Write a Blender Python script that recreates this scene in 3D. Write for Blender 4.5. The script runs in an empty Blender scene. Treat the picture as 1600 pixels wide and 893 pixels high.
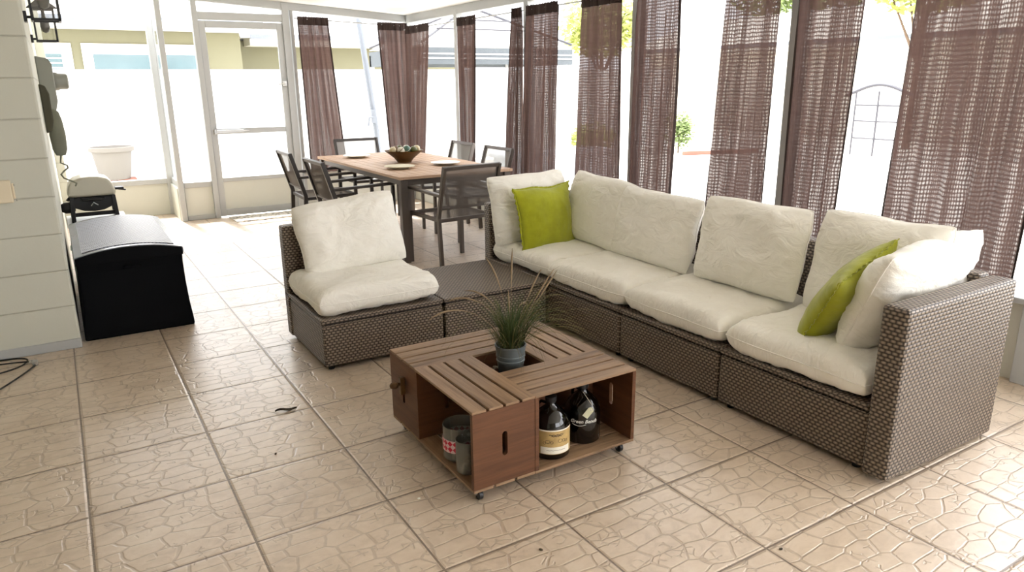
import bpy, bmesh, math, random
from mathutils import Vector, Matrix, noise
random.seed(7)
R = math.radians
SC = bpy.context.scene
COL = SC.collection

# ------------------------------------------------------------------ helpers
def lin(c):
    return tuple(((v/255)/12.92 if v/255 <= .04045 else ((v/255+.055)/1.055)**2.4) for v in c) + (1.0,)

class MB:
    """collects shapes and links them as one mesh object"""
    def __init__(s):
        s.bm = bmesh.new()
    def hexa(s, p):
        v = [s.bm.verts.new(q) for q in p]
        for f in ((0,3,2,1),(4,5,6,7),(0,1,5,4),(1,2,6,5),(2,3,7,6),(3,0,4,7)):
            s.bm.faces.new([v[i] for i in f])
        return s
    def box(s, x0, x1, y0, y1, z0, z1):
        return s.hexa([(x0,y0,z0),(x1,y0,z0),(x1,y1,z0),(x0,y1,z0),(x0,y0,z1),(x1,y0,z1),(x1,y1,z1),(x0,y1,z1)])
    def bar(s, p0, p1, w, h, up=(0,0,1)):
        p0, p1 = Vector(p0), Vector(p1); d = (p1-p0).normalized(); up = Vector(up)
        if abs(d.dot(up)) > .97: up = Vector((0,1,0)) if abs(d.y) < .9 else Vector((1,0,0))
        a = d.cross(up).normalized(); b = a.cross(d).normalized(); a = a*w/2; b = b*h/2
        return s.hexa([p0-a-b, p0+a-b, p0+a+b, p0-a+b, p1-a-b, p1+a-b, p1+a+b, p1-a+b])
    def tube(s, pts, r, n=8, cap=True):
        pts = [Vector(p) for p in pts]; rs = r if isinstance(r, (list, tuple)) else [r]*len(pts)
        rings = []; prev = None
        for i, p in enumerate(pts):
            d = (pts[min(i+1, len(pts)-1)] - pts[max(i-1, 0)]).normalized()
            if prev is None:
                a = d.orthogonal().normalized()
            else:
                a = (prev - d*prev.dot(d)).normalized()
            prev = a; b = d.cross(a)
            rings.append([s.bm.verts.new(p + (a*math.cos(2*math.pi*k/n) + b*math.sin(2*math.pi*k/n))*rs[i]) for k in range(n)])
        for i in range(len(rings)-1):
            for k in range(n):
                s.bm.faces.new((rings[i][k], rings[i][(k+1)%n], rings[i+1][(k+1)%n], rings[i+1][k]))
        if cap:
            s.bm.faces.new(rings[0][::-1]); s.bm.faces.new(rings[-1])
        return s
    def lathe(s, prof, c=(0,0,0), n=32, axis='z'):
        c = Vector(c); rings = []
        for r, z in prof:
            ring = []
            for k in range(n):
                a = 2*math.pi*k/n
                q = Vector((r*math.cos(a), r*math.sin(a), z))
                if axis == 'x': q = Vector((q.z, q.x, q.y))
                if axis == 'y': q = Vector((q.y, q.z, q.x))
                ring.append(s.bm.verts.new(c+q))
            rings.append(ring)
        for i in range(len(rings)-1):
            for k in range(n):
                s.bm.faces.new((rings[i][k], rings[i][(k+1)%n], rings[i+1][(k+1)%n], rings[i+1][k]))
        if prof[0][0] > 1e-5: s.bm.faces.new(rings[0][::-1])
        if prof[-1][0] > 1e-5: s.bm.faces.new(rings[-1])
        return s
    def prism(s, poly, f0, f1):
        """poly: list of 2D points; f0/f1 map a 2D point to the two end faces"""
        a = [s.bm.verts.new(f0(p)) for p in poly]; b = [s.bm.verts.new(f1(p)) for p in poly]
        n = len(poly)
        s.bm.faces.new(a[::-1]); s.bm.faces.new(b)
        for i in range(n): s.bm.faces.new((a[i], a[(i+1)%n], b[(i+1)%n], b[i]))
        return s
    def ringprism(s, outer, inner, f0, f1):
        """plate with one hole"""
        vs = []
        for f in (f0, f1):
            o = [s.bm.verts.new(f(p)) for p in outer]; i_ = [s.bm.verts.new(f(p)) for p in inner]
            es = [s.bm.edges.new((o[k], o[(k+1)%len(o)])) for k in range(len(o))]
            es += [s.bm.edges.new((i_[k], i_[(k+1)%len(i_)])) for k in range(len(i_))]
            bmesh.ops.triangle_fill(s.bm, use_beauty=True, edges=es)
            vs.append((o, i_))
        for j in (0, 1):
            a, b = vs[0][j], vs[1][j]; n = len(a)
            for k in range(n):
                s.bm.faces.new((a[k], a[(k+1)%n], b[(k+1)%n], b[k]))
        return s
    def grid(s, fn, nu, nv, closed_u=False):
        g = [[s.bm.verts.new(fn(i, j)) for j in range(nv)] for i in range(nu)]
        for i in range(nu if closed_u else nu-1):
            for j in range(nv-1):
                i2 = (i+1) % nu
                s.bm.faces.new((g[i][j], g[i2][j], g[i2][j+1], g[i][j+1]))
        return g
    def build(s, name, m, parent=None, loc=(0,0,0), rot=(0,0,0), bevel=0, smooth=None, uv=True, fix=True, segs=2):
        bm = s.bm
        if fix: bmesh.ops.recalc_face_normals(bm, faces=bm.faces[:])
        if uv and not bm.loops.layers.uv:
            L = bm.loops.layers.uv.new('UVMap')
            for f in bm.faces:
                n = f.normal; a = [abs(n.x), abs(n.y), abs(n.z)]; k = a.index(max(a))
                for l in f.loops:
                    c = l.vert.co
                    l[L].uv = ((c.y, c.z), (c.x, c.z), (c.x, c.y))[k]
        me = bpy.data.meshes.new(name); bm.to_mesh(me); bm.free()
        if smooth is not None:
            for p in me.polygons: p.use_smooth = True
            if smooth < 180: me.set_sharp_from_angle(angle=R(smooth))
        o = bpy.data.objects.new(name, me); COL.objects.link(o)
        if m: me.materials.append(m)
        o.location = loc; o.rotation_euler = rot
        if parent: o.parent = parent
        if bevel:
            b = o.modifiers.new('bevel', 'BEVEL'); b.width = bevel; b.segments = segs; b.limit_method = 'ANGLE'; b.angle_limit = R(40)
            b.harden_normals = False
        return o

def tag(o, label, cat, group=None, kind=None):
    o['label'] = label; o['category'] = cat
    if group: o['group'] = group
    if kind: o['kind'] = kind
    return o
def thing(name, label, cat, loc=(0,0,0), rz=0, group=None):
    o = bpy.data.objects.new(name, None); COL.objects.link(o)
    o.location = loc; o.rotation_euler = (0,0,rz); o.empty_display_size = .1
    return tag(o, label, cat, group)
def struct(o):
    o['kind'] = 'structure'; return o
def dup(root, loc, rz, label):
    r = root.copy(); COL.objects.link(r); r.location = loc; r.rotation_euler = (0,0,rz); r['label'] = label
    for ch in list(root.children):
        c = ch.copy(); COL.objects.link(c); c.parent = r
        for g in list(ch.children):
            d = g.copy(); COL.objects.link(d); d.parent = c
    return r
def place(o, c, xa, ya):
    """o's local x along xa, local y along ya (made orthogonal)"""
    x = Vector(xa).normalized(); y = Vector(ya); y = (y - x*y.dot(x)).normalized(); z = x.cross(y)
    M = Matrix((x, y, z)).transposed().to_4x4(); M.translation = Vector(c); o.matrix_world = M
    return o

# ------------------------------------------------------------------ materials
class NT:
    def __init__(s, name):
        s.m = bpy.data.materials.new(name); s.m.use_nodes = True
        s.t = s.m.node_tree; s.t.nodes.clear()
        s.out = s.t.nodes.new('ShaderNodeOutputMaterial')
    def n(s, typ, **kw):
        nd = s.t.nodes.new(typ)
        for k, v in kw.items():
            if k.startswith('i_'):
                key = k[2:]; key = int(key) if key.isdigit() else key.replace('_', ' ')
                s.set(nd.inputs[key], v)
            else: setattr(nd, k, v)
        return nd
    def set(s, sock, v):
        if isinstance(v, bpy.types.NodeSocket): s.t.links.new(v, sock)
        else: sock.default_value = v
    def math(s, op, a, b=None, c=None):
        nd = s.t.nodes.new('ShaderNodeMath'); nd.operation = op
        for i, v in enumerate((a, b, c)):
            if v is not None: s.set(nd.inputs[i], v)
        return nd.outputs[0]
    def mix(s, f, a, b, mode='MIX'):
        nd = s.t.nodes.new('ShaderNodeMix'); nd.data_type = 'RGBA'; nd.blend_type = mode
        s.set(nd.inputs[0], f); s.set(nd.inputs[6], a); s.set(nd.inputs[7], b)
        return nd.outputs[2]
    def ramp(s, f, stops):
        nd = s.t.nodes.new('ShaderNodeValToRGB'); s.set(nd.inputs[0], f)
        e = nd.color_ramp.elements
        while len(e) < len(stops): e.new(.5)
        for k, (p, c) in enumerate(stops): e[k].position = p; e[k].color = c
        return nd.outputs[0]
    def noise(s, vec, scale, detail=3, rough=.55, dist=0):
        nd = s.n('ShaderNodeTexNoise'); 
        if vec is not None: s.set(nd.inputs['Vector'], vec)
        nd.inputs['Scale'].default_value = scale; nd.inputs['Detail'].default_value = detail
        nd.inputs['Roughness'].default_value = rough; nd.inputs['Distortion'].default_value = dist
        return nd.outputs[0]
    def mapping(s, vec, scale=(1,1,1), loc=(0,0,0), rot=(0,0,0)):
        nd = s.n('ShaderNodeMapping'); s.set(nd.inputs[0], vec)
        nd.inputs['Scale'].default_value = scale; nd.inputs['Location'].default_value = loc; nd.inputs['Rotation'].default_value = rot
        return nd.outputs[0]
    def bump(s, h, dist=.01, strength=1):
        nd = s.n('ShaderNodeBump'); s.set(nd.inputs['Height'], h); nd.inputs['Distance'].default_value = dist; nd.inputs['Strength'].default_value = strength
        return nd.outputs[0]
    def principled(s, color, rough=.5, metal=0, normal=None, spec=.5, **kw):
        nd = s.n('ShaderNodeBsdfPrincipled')
        s.set(nd.inputs['Base Color'], color); s.set(nd.inputs['Roughness'], rough); nd.inputs['Metallic'].default_value = metal
        nd.inputs['Specular IOR Level'].default_value = spec
        if normal is not None: s.set(nd.inputs['Normal'], normal)
        for k, v in kw.items(): s.set(nd.inputs[k.replace('_', ' ')], v)
        return nd.outputs[0]
    def done(s, sh):
        s.t.links.new(sh, s.out.inputs[0]); return s.m

def plain(name, rgb, rough=.5, metal=0, var=.06, nscale=12, spec=.5, bump=0, bscale=60):
    t = NT(name); tc = t.n('ShaderNodeTexCoord').outputs['Object']
    f = t.noise(tc, nscale, 3)
    c = lin(rgb); d = tuple(v*(1-var*2) for v in c[:3])+(1,)
    col = t.mix(f, d, tuple(min(1, v*(1+var)) for v in c[:3])+(1,))
    nm = t.bump(t.noise(tc, bscale, 3), bump) if bump else None
    return t.done(t.principled(col, rough, metal, nm, spec))

def m_wicker():
    t = NT('woven_rattan'); uv = t.n('ShaderNodeTexCoord').outputs['UV']
    sp = t.n('ShaderNodeSeparateXYZ'); t.set(sp.inputs[0], uv)
    a, b = .024, .0145
    v = t.math('DIVIDE', sp.outputs[1], b); row = t.math('FLOOR', v)
    u = t.math('ADD', t.math('DIVIDE', sp.outputs[0], a), t.math('MULTIPLY', row, .5))
    su = t.math('ABSOLUTE', t.math('SINE', t.math('MULTIPLY', u, math.pi)))
    sv = t.math('ABSOLUTE', t.math('SINE', t.math('MULTIPLY', v, math.pi)))
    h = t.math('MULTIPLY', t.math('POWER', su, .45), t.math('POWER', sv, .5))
    nz = t.noise(t.mapping(uv, (30, 80, 1)), 1, 2)
    big = t.noise(uv, 5, 2)
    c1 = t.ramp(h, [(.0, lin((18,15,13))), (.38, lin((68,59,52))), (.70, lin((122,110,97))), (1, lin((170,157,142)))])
    c2 = t.mix(t.math('MULTIPLY', nz, .45), c1, t.mix(1.0, c1, lin((150,132,116)), 'MULTIPLY'))
    c3 = t.mix(t.math('MULTIPLY', big, .35), c2, t.mix(1.0, c2, lin((190,175,160)), 'MULTIPLY'))
    return t.done(t.principled(c3, .42, 0, t.bump(h, .0035, .9), .45))

def m_fabric(name, rgb, weave=900, tint=None, rough=.9, sheen=.2, bump=.0006):
    t = NT(name); tc = t.n('ShaderNodeTexCoord').outputs['Object']
    n1 = t.noise(tc, 9, 4, .6); n2 = t.noise(tc, weave*.35, 2)
    c = lin(rgb); d = lin(tint) if tint else tuple(v*.86 for v in c[:3])+(1,)
    col = t.mix(t.ramp(n1, [(.35,(0,0,0,1)),(.7,(1,1,1,1))]), d, c)
    w = t.noise(t.mapping(tc, (1, 1.7, 1), (0,0,0), (0,0,.6)), 8, 3, .5, 1.6)
    hh = t.math('ADD', t.math('MULTIPLY', w, 6.0), t.math('MULTIPLY', n2, .5))
    nd = t.principled(col, rough, 0, t.bump(hh, bump, .8), .25)
    nd.node.inputs['Sheen Weight'].default_value = sheen
    return t.done(nd)

def m_wood(name, dark, light, rough=.55, sc=1.0, spec=.35):
    t = NT(name); tc = t.n('ShaderNodeTexCoord'); uv = tc.outputs['UV']
    oi = t.n('ShaderNodeObjectInfo').outputs['Random']
    off = t.n('ShaderNodeVectorMath', operation='ADD'); t.set(off.inputs[0], uv)
    cb = t.n('ShaderNodeCombineXYZ'); t.set(cb.inputs[0], t.math('MULTIPLY', oi, 17.0)); t.set(cb.inputs[2], t.math('MULTIPLY', oi, 5.0)); t.set(off.inputs[1], cb.outputs[0])
    p = off.outputs[0]
    g = t.noise(t.mapping(p, (3*sc, 55*sc, 1)), 1, 5, .65, .6)
    g2 = t.noise(t.mapping(p, (1.2*sc, 9*sc, 1)), 1, 3, .5, 1.5)
    f = t.math('ADD', t.math('MULTIPLY', g, .65), t.math('MULTIPLY', g2, .45))
    col = t.ramp(f, [(.33, lin(dark)), (.72, lin(light))])
    return t.done(t.principled(col, rough, 0, t.bump(g, .0015, .5), spec))

def m_floor():
    t = NT('embossed_stone_tile'); geo = t.n('ShaderNodeNewGeometry').outputs['Position']
    T = .46; s0 = t.mapping(geo, (1/T, 1/T, 1), (.10464/T + 40, -4.03924/T + 40, 0))
    sp = t.n('ShaderNodeSeparateXYZ'); t.set(sp.inputs[0], s0)
    fx, fy = t.math('FRACT', sp.outputs[0]), t.math('FRACT', sp.outputs[1])
    ex = t.math('MINIMUM', fx, t.math('SUBTRACT', 1.0, fx)); ey = t.math('MINIMUM', fy, t.math('SUBTRACT', 1.0, fy))
    e = t.math('MINIMUM', ex, ey)                                  # distance to the joint, in tiles
    grout = t.math('LESS_THAN', e, .0078)
    edge = t.n('ShaderNodeMapRange', interpolation_type='SMOOTHSTEP'); t.set(edge.inputs[0], e); edge.inputs[1].default_value = .005; edge.inputs[2].default_value = .026
    # flagstone relief: two sizes of warped cells, longer along x
    wn = t.n('ShaderNodeTexNoise'); t.set(wn.inputs['Vector'], geo); wn.inputs['Scale'].default_value = 9; wn.inputs['Detail'].default_value = 2
    wv = t.n('ShaderNodeVectorMath', operation='MULTIPLY_ADD'); t.set(wv.inputs[0], wn.outputs[1]); wv.inputs[1].default_value = (.045,.022,0); t.set(wv.inputs[2], geo)
    tid = t.n('ShaderNodeCombineXYZ'); t.set(tid.inputs[0], t.math('FLOOR', sp.outputs[0])); t.set(tid.inputs[1], t.math('FLOOR', sp.outputs[1]))
    wh = t.n('ShaderNodeTexWhiteNoise', noise_dimensions='2D'); t.set(wh.inputs['Vector'], tid.outputs[0])
    sh = t.n('ShaderNodeVectorMath', operation='MULTIPLY_ADD'); t.set(sh.inputs[0], wh.outputs[1]); sh.inputs[1].default_value = (3,3,0); t.set(sh.inputs[2], wv.outputs[0])
    def cells(sx, sy, r, w):
        v = t.n('ShaderNodeTexVoronoi', feature='DISTANCE_TO_EDGE', voronoi_dimensions='2D'); t.set(v.inputs['Vector'], t.mapping(sh.outputs[0], (sx, sy, 1))); v.inputs['Scale'].default_value = 1; v.inputs['Randomness'].default_value = r
        m_ = t.n('ShaderNodeMapRange', interpolation_type='SMOOTHSTEP'); t.set(m_.inputs[0], v.outputs[0]); m_.inputs[1].default_value = w*.25; m_.inputs[2].default_value = w
        return m_.outputs[0]
    big = cells(8.0, 14.5, .55, .065)
    small = cells(24, 28, .9, .11)
    band = t.math('GREATER_THAN', t.noise(sh.outputs[0], 11, 1), .57)
    rel = t.math('MULTIPLY', big, t.math('MAXIMUM', small, t.math('SUBTRACT', 1.0, t.math('MULTIPLY', band, .85))))
    n1 = t.noise(geo, 3.2, 5, .6); n2 = t.noise(t.mapping(geo, (14, 20, 1)), 1, 4, .65, 1.0)
    fine = t.noise(geo, 140, 3)
    col = t.ramp(t.math('ADD', t.math('MULTIPLY', n1, .5), t.math('MULTIPLY', n2, .5)), [(.3, lin((175,155,132))), (.5, lin((206,187,165))), (.7, lin((221,206,187)))])
    per = t.mix(t.math('MULTIPLY', wh.outputs[0], .35), col, lin((211,193,172)))
    line = t.mix(t.math('MULTIPLY', t.math('SUBTRACT', 1.0, rel), .30), per, lin((128,108,88)))
    c = t.mix(grout, line, lin((118,101,84)))
    hgt = t.math('ADD', t.math('ADD', t.math('MULTIPLY', rel, .55), t.math('MULTIPLY', edge.outputs[0], 1.1)), t.math('ADD', t.math('MULTIPLY', n2, .25), t.math('MULTIPLY', fine, .02)))
    rough = t.math('ADD', .36, t.math('MULTIPLY', n2, .16))
    rough = t.mix(grout, rough, (.8,.8,.8,1))
    bn = t.bump(hgt, .0028, .85)
    return t.done(t.principled(c, rough, 0, bn, .6, Coat_Weight=.8, Coat_Roughness=.34, Coat_IOR=1.72, Coat_Normal=bn))

def m_curtain():
    t = NT('open_weave_curtain'); tc = t.n('ShaderNodeTexCoord'); uv = tc.outputs['UV']
    oi = t.n('ShaderNodeObjectInfo').outputs['Random']
    sp = t.n('ShaderNodeSeparateXYZ'); t.set(sp.inputs[0], uv)
    wob = t.noise(t.mapping(uv, (6, 6, 1)), 1, 2)
    uu = t.math('ADD', t.math('MULTIPLY', sp.outputs[0], 50.0), t.math('MULTIPLY', wob, 1.6))
    vv = t.math('ADD', t.math('MULTIPLY', sp.outputs[1], 46.0), t.math('MULTIPLY', wob, 1.2))
    gu = t.math('POWER', t.math('ABSOLUTE', t.math('SINE', t.math('MULTIPLY', uu, math.pi))), 1.3)
    gv = t.math('POWER', t.math('ABSOLUTE', t.math('SINE', t.math('MULTIPLY', vv, math.pi))), 1.3)
    hole = t.math('MULTIPLY', gu, gv)
    u2 = t.math('ADD', sp.outputs[0], t.math('MULTIPLY', oi, 13.0))
    cb = t.n('ShaderNodeCombineXYZ'); t.set(cb.inputs[0], t.math('MULTIPLY', u2, 15.0)); t.set(cb.inputs[1], t.math('MULTIPLY', sp.outputs[1], .8)); t.set(cb.inputs[2], oi)
    stripe = t.noise(cb.outputs[0], 1, 2)
    sm = t.n('ShaderNodeMapRange', interpolation_type='SMOOTHSTEP'); t.set(sm.inputs[0], stripe); sm.inputs[1].default_value = .44; sm.inputs[2].default_value = .62
    slub = t.math('ADD', .27, t.math('MULTIPLY', t.noise(t.mapping(uv, (3, 40, 1)), 1, 3), .5))
    openf = t.math('MULTIPLY', hole, t.math('ADD', .02, t.math('MULTIPLY', t.math('MULTIPLY', t.math('ADD', .12, sm.outputs[0]), slub), .20)))
    col = t.mix(slub, lin((68,55,51)), lin((97,81,75)))
    df = t.n('ShaderNodeBsdfDiffuse'); t.set(df.inputs[0], col)
    tl = t.n('ShaderNodeBsdfTranslucent'); t.set(tl.inputs[0], t.mix(.5, col, lin((110,84,80))))
    mx = t.n('ShaderNodeMixShader'); mx.inputs[0].default_value = .22; t.set(mx.inputs[1], df.outputs[0]); t.set(mx.inputs[2], tl.outputs[0])
    tr = t.n('ShaderNodeBsdfTransparent')
    m2 = t.n('ShaderNodeMixShader'); t.set(m2.inputs[0], openf); t.set(m2.inputs[1], mx.outputs[0]); t.set(m2.inputs[2], tr.outputs[0])
    return t.done(m2.outputs[0])

def m_screen(name, rgb, alpha, graze=0.0):
    """fine insect mesh / textile mesh: thin wires with open holes, closing up when seen edge-on"""
    t = NT(name)
    df = t.n('ShaderNodeBsdfDiffuse'); df.inputs[0].default_value = lin(rgb)
    tr = t.n('ShaderNodeBsdfTransparent')
    lw = t.n('ShaderNodeLayerWeight'); lw.inputs[0].default_value = .5
    f = t.math('ADD', alpha, t.math('MULTIPLY', t.math('POWER', lw.outputs['Facing'], 6.0), graze))
    mx = t.n('ShaderNodeMixShader'); t.set(mx.inputs[0], t.math('MINIMUM', f, 1.0)); t.set(mx.inputs[1], tr.outputs[0]); t.set(mx.inputs[2], df.outputs[0])
    return t.done(mx.outputs[0])

def m_glass(name, tint=(235,240,240), rough=.03, milk=0):
    t = NT(name)
    gl = t.n('ShaderNodeBsdfGlossy'); gl.inputs[0].default_value = (1,1,1,1); gl.inputs['Roughness'].default_value = rough
    tr = t.n('ShaderNodeBsdfTransparent'); tr.inputs[0].default_value = lin(tint)
    fr = t.n('ShaderNodeFresnel'); fr.inputs[0].default_value = 1.5
    mx = t.n('ShaderNodeMixShader'); t.set(mx.inputs[0], fr.outputs[0]); t.set(mx.inputs[1], tr.outputs[0]); t.set(mx.inputs[2], gl.outputs[0])
    if milk:
        df = t.n('ShaderNodeBsdfDiffuse'); df.inputs[0].default_value = lin((190,186,178))
        m2 = t.n('ShaderNodeMixShader'); m2.inputs[0].default_value = milk; t.set(m2.inputs[1], mx.outputs[0]); t.set(m2.inputs[2], df.outputs[0]); mx = m2
    return t.done(mx.outputs[0])

def m_block():
    t = NT('painted_block_wall'); geo = t.n('ShaderNodeNewGeometry').outputs['Position']
    sp = t.n('ShaderNodeSeparateXYZ'); t.set(sp.inputs[0], geo)
    r = t.math('DIVIDE', t.math('SUBTRACT', sp.outputs[2], .249-.2075*4), .2075); fr = t.math('FRACT', r)
    e = t.math('MINIMUM', fr, t.math('SUBTRACT', 1.0, fr))
    m_ = t.n('ShaderNodeMapRange', interpolation_type='SMOOTHSTEP'); t.set(m_.inputs[0], e); m_.inputs[1].default_value = .004; m_.inputs[2].default_value = .03
    n1 = t.noise(geo, 60, 4); n0 = t.noise(geo, 2.5, 3)
    c = t.mix(n0, lin((196,197,185)), lin((206,207,196)))
    c = t.mix(t.math('MULTIPLY', t.math('SUBTRACT', 1.0, m_.outputs[0]), .35), c, lin((150,150,138)))
    return t.done(t.principled(c, .6, 0, t.bump(t.math('ADD', m_.outputs[0], t.math('MULTIPLY', n1, .12)), .004, .8), .3))

def m_checker(name, a, b, su, sv):
    t = NT(name); uv = t.n('ShaderNodeTexCoord').outputs['UV']
    ck = t.n('ShaderNodeTexChecker'); t.set(ck.inputs[0], t.mapping(uv, (su, sv, 1), (0,0,0), (0,0,R(45)))); ck.inputs[1].default_value = lin(a); ck.inputs[2].default_value = lin(b); ck.inputs[3].default_value = 1
    return t.done(t.principled(ck.outputs[0], .4))

def m_leaf(name, a, b):
    t = NT(name); oi = t.n('ShaderNodeTexCoord').outputs['Object']
    c = t.mix(t.noise(oi, 9, 3), lin(a), lin(b))
    df = t.principled(c, .5, 0, None, .3)
    tl = t.n('ShaderNodeBsdfTranslucent'); t.set(tl.inputs[0], c)
    mx = t.n('ShaderNodeMixShader'); mx.inputs[0].default_value = .3; t.set(mx.inputs[1], df); t.set(mx.inputs[2], tl.outputs[0])
    return t.done(mx.outputs[0])

def m_grasslike(): return m_leaf('grass_blade', (40,58,34), (92,104,62))
def m_lid():
    t = NT('moulded_basketweave_lid'); uv = t.n('ShaderNodeTexCoord').outputs['UV']
    sp = t.n('ShaderNodeSeparateXYZ'); t.set(sp.inputs[0], uv)
    u = t.math('MULTIPLY', sp.outputs[0], 50); v = t.math('MULTIPLY', sp.outputs[1], 40)
    u2 = t.math('ADD', u, t.math('MULTIPLY', t.math('FLOOR', v), .5))
    h = t.math('MULTIPLY', t.math('ABSOLUTE', t.math('SINE', t.math('MULTIPLY', u2, math.pi))), t.math('ABSOLUTE', t.math('SINE', t.math('MULTIPLY', v, math.pi))))
    c = t.mix(h, lin((26,28,38)), lin((150,155,176)))  # pale strand crests carry the sky's reflection on black plastic in their colour
    return t.done(t.principled(c, .30, 0, t.bump(h, .004, .9), .9))
def m_mat():
    t = NT('patterned_door_mat'); uv = t.n('ShaderNodeTexCoord').outputs['UV']
    ck = t.n('ShaderNodeTexVoronoi'); t.set(ck.inputs['Vector'], uv); ck.inputs['Scale'].default_value = 24
    c = t.ramp(ck.outputs[0], [(.2, lin((96,92,84))), (.5, lin((206,200,188)))])
    return t.done(t.principled(c, .95, 0, t.bump(t.noise(uv, 300, 2), .003), .1))

M = dict(
    floor=m_floor(), wicker=m_wicker(), block=m_block(), curtain=m_curtain(),
    white=plain('white_painted_aluminium', (176,179,180), .42, 0, .02),
    ceil=plain('white_ceiling_panel', (236,236,233), .6, 0, .015, 3),
    kick=plain('grey_kick_panel', (204,206,198), .5, 0, .03, 4),
    cream=m_fabric('cream_cotton', (245,243,235), tint=(240,237,228), bump=.0024),
    lime=m_fabric('lime_velvet', (166,170,34), tint=(146,150,24), sheen=.35),
    slat=m_wood('weathered_walnut_slat', (92,68,48), (166,136,106), .5),
    crate=m_wood('stained_red_brown_board', (72,44,28), (108,71,46), .5),
    inner=m_wood('stained_dark_board', (70,40,22), (108,66,38), .6),
    teak=m_wood('weathered_teak', (150,118,94), (206,176,148), .55),
    metal=plain('taupe_powder_coated_metal', (88,80,74), .4, .25, .04),
    dmetal=plain('dark_powder_coated_metal', (58,53,50), .4, .25, .04),
    sling=m_screen('grey_sling_mesh', (104,98,94), .80), slingl=m_screen('pale_grey_sling_mesh', (160,160,158), .72),
    screen=m_screen('insect_screen', (150,155,158), .035, .75),
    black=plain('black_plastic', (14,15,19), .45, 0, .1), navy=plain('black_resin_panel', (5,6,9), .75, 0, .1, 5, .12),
    lid=m_lid(), lidrim=plain('sky_sheen_lid_rim', (120,126,138), .2, 0, .03, 8, .9),  # lid rim is black plastic, greyed to hold the sky's reflection in its colour
    zinc=plain('zinc_pot', (108,116,118), .45, .55, .10, 20), soil=plain('dark_soil', (34,28,22), .95, 0, .3, 60),
    grass=m_grasslike(), straw=m_leaf('dry_seed_head', (128,110,84), (176,156,128)), strawd=m_leaf('dry_blade', (84,84,48), (140,132,86)),
    pebble=plain('grey_beige_pebble', (150,138,122), .7, 0, .3, 30), glass=m_glass('clear_glass', (250,250,250)), jarglass=m_glass('milky_jar_glass', (215,218,214), milk=.22), growler=plain('black_glass_bottle', (6,5,5), .08, 0, .1, 5, .7),
    label=plain('tan_printed_label', (196,166,108), .6, 0, .25, 40), paper=plain('white_paper', (238,234,220), .7, 0, .03), tagm=plain('cream_card_tag', (222,222,190), .7, 0, .03),
    ink=plain('dark_brown_ink', (58,40,22), .6), logo=plain('silver_white_print', (214,214,208), .5), checkr=m_checker('red_white_check_band', (196,24,62), (228,196,200), 62, 62), frost=plain('frosted_grey_glass', (150,146,138), .3, 0, .05),
    bowl=m_wood('dark_turned_wood', (58,38,18), (104,74,34), .4), plate=plain('cream_ceramic', (226,222,198), .3, 0, .02),
    mat=m_mat(), grillid=plain('champagne_grill_lid', (188,184,168), .4, .2, .04), grillbk=plain('black_cast_metal', (24,24,26), .45, .2, .1),
    mint=plain('mint_grey_plastic', (150,170,160), .5, 0, .05), wht=plain('white_plastic', (236,238,234), .5, 0, .02),
    meter=plain('grey_meter_enclosure', (140,142,134), .5, .1, .05), olive=plain('dark_olive_canvas', (74,72,58), .85, 0, .15), greyc=plain('grey_green_canvas', (120,122,106), .85, 0, .12),
    cable=plain('black_cable', (22,22,20), .5), chrome=plain('brushed_steel', (190,190,188), .3, .9, .05), outlet=plain('ivory_plastic', (226,214,188), .5, 0, .03),
    fence=plain('white_vinyl_fence', (240,240,238), .45, 0, .01), ground=plain('pale_concrete', (214,210,202), .85, 0, .04, 2), kerb=plain('pale_block', (206,210,214), .8, 0, .03),
    stucco=plain('olive_beige_stucco', (112,110,88), .85, 0, .03, 6), whouse=plain('white_stucco', (236,232,222), .85, 0, .02), roof=plain('pale_shingle_roof', (196,196,196), .85, 0, .08, 8), gutter=plain('grey_gutter', (112,118,126), .5), wglass=plain('blue_grey_window_glass', (86,108,114), .15, 0, .1, 3, .8),
    dvalance=plain('dark_grey_netting', (84,90,94), .8, 0, .1), leafy=m_leaf('yellow_green_leaf', (150,160,84), (206,210,140)), leafg=m_leaf('mid_green_leaf', (96,116,72), (160,176,116)), bark=plain('brown_bark', (96,78,62), .9, 0, .2),
    brick=plain('red_brick_edging', (140,92,78), .85, 0, .1), terra=plain('pale_clay', (116,112,106), .8, 0, .05), gatem=plain('grey_wrought_iron', (66,66,72), .5, .2), sunsh=plain('white_umbrella_cloth', (214,212,208), .85, 0, .02),
    brownleaf=plain('dry_brown_leaf', (60,50,34), .8, 0, .3, 60), bulb=plain('frosted_bulb', (120,118,112), .3),
)
for k, c in dict(teal=(86,120,104), sand=(206,190,150), mossy=(92,98,44), ivory=(226,220,200), umber=(112,84,48)).items(): M[k] = plain(k+'_glazed_ball', c, .35, 0, .25, 40)

# ------------------------------------------------------------------ room shell
XR, YB, XL, YJ = 3.85, 8.65, -.06, 9.25        # window wall, back screen wall, house wall face, jogged screen wall
YF, XW = -3.1, -3.2                            # behind the camera
def ceil_z(x): return 2.475 - .0605*x
b = MB(); b.box(XW, XR+.10, YF, YB+.06, -.10, 0).box(XL, 1.10, YB+.06, YJ+.06, -.10, 0)
struct(b.build('floor', M['floor']))
b = MB(); b.hexa([(XW,YF-.1,ceil_z(XW)),(XR+.35,YF-.1,ceil_z(XR+.35)),(XR+.35,YB+.12,ceil_z(XR+.35)),(XW,YB+.12,ceil_z(XW)),
                  (XW,YF-.1,ceil_z(XW)+.1),(XR+.35,YF-.1,ceil_z(XR+.35)+.1),(XR+.35,YB+.12,ceil_z(XR+.35)+.1),(XW,YB+.12,ceil_z(XW)+.1)])
struct(b.build('ceiling', M['ceil']))
struct(MB().box(XW, XL, 4.66, YJ+.5, 0, 3.0).build('wall_left', M['block'], bevel=.012))
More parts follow.
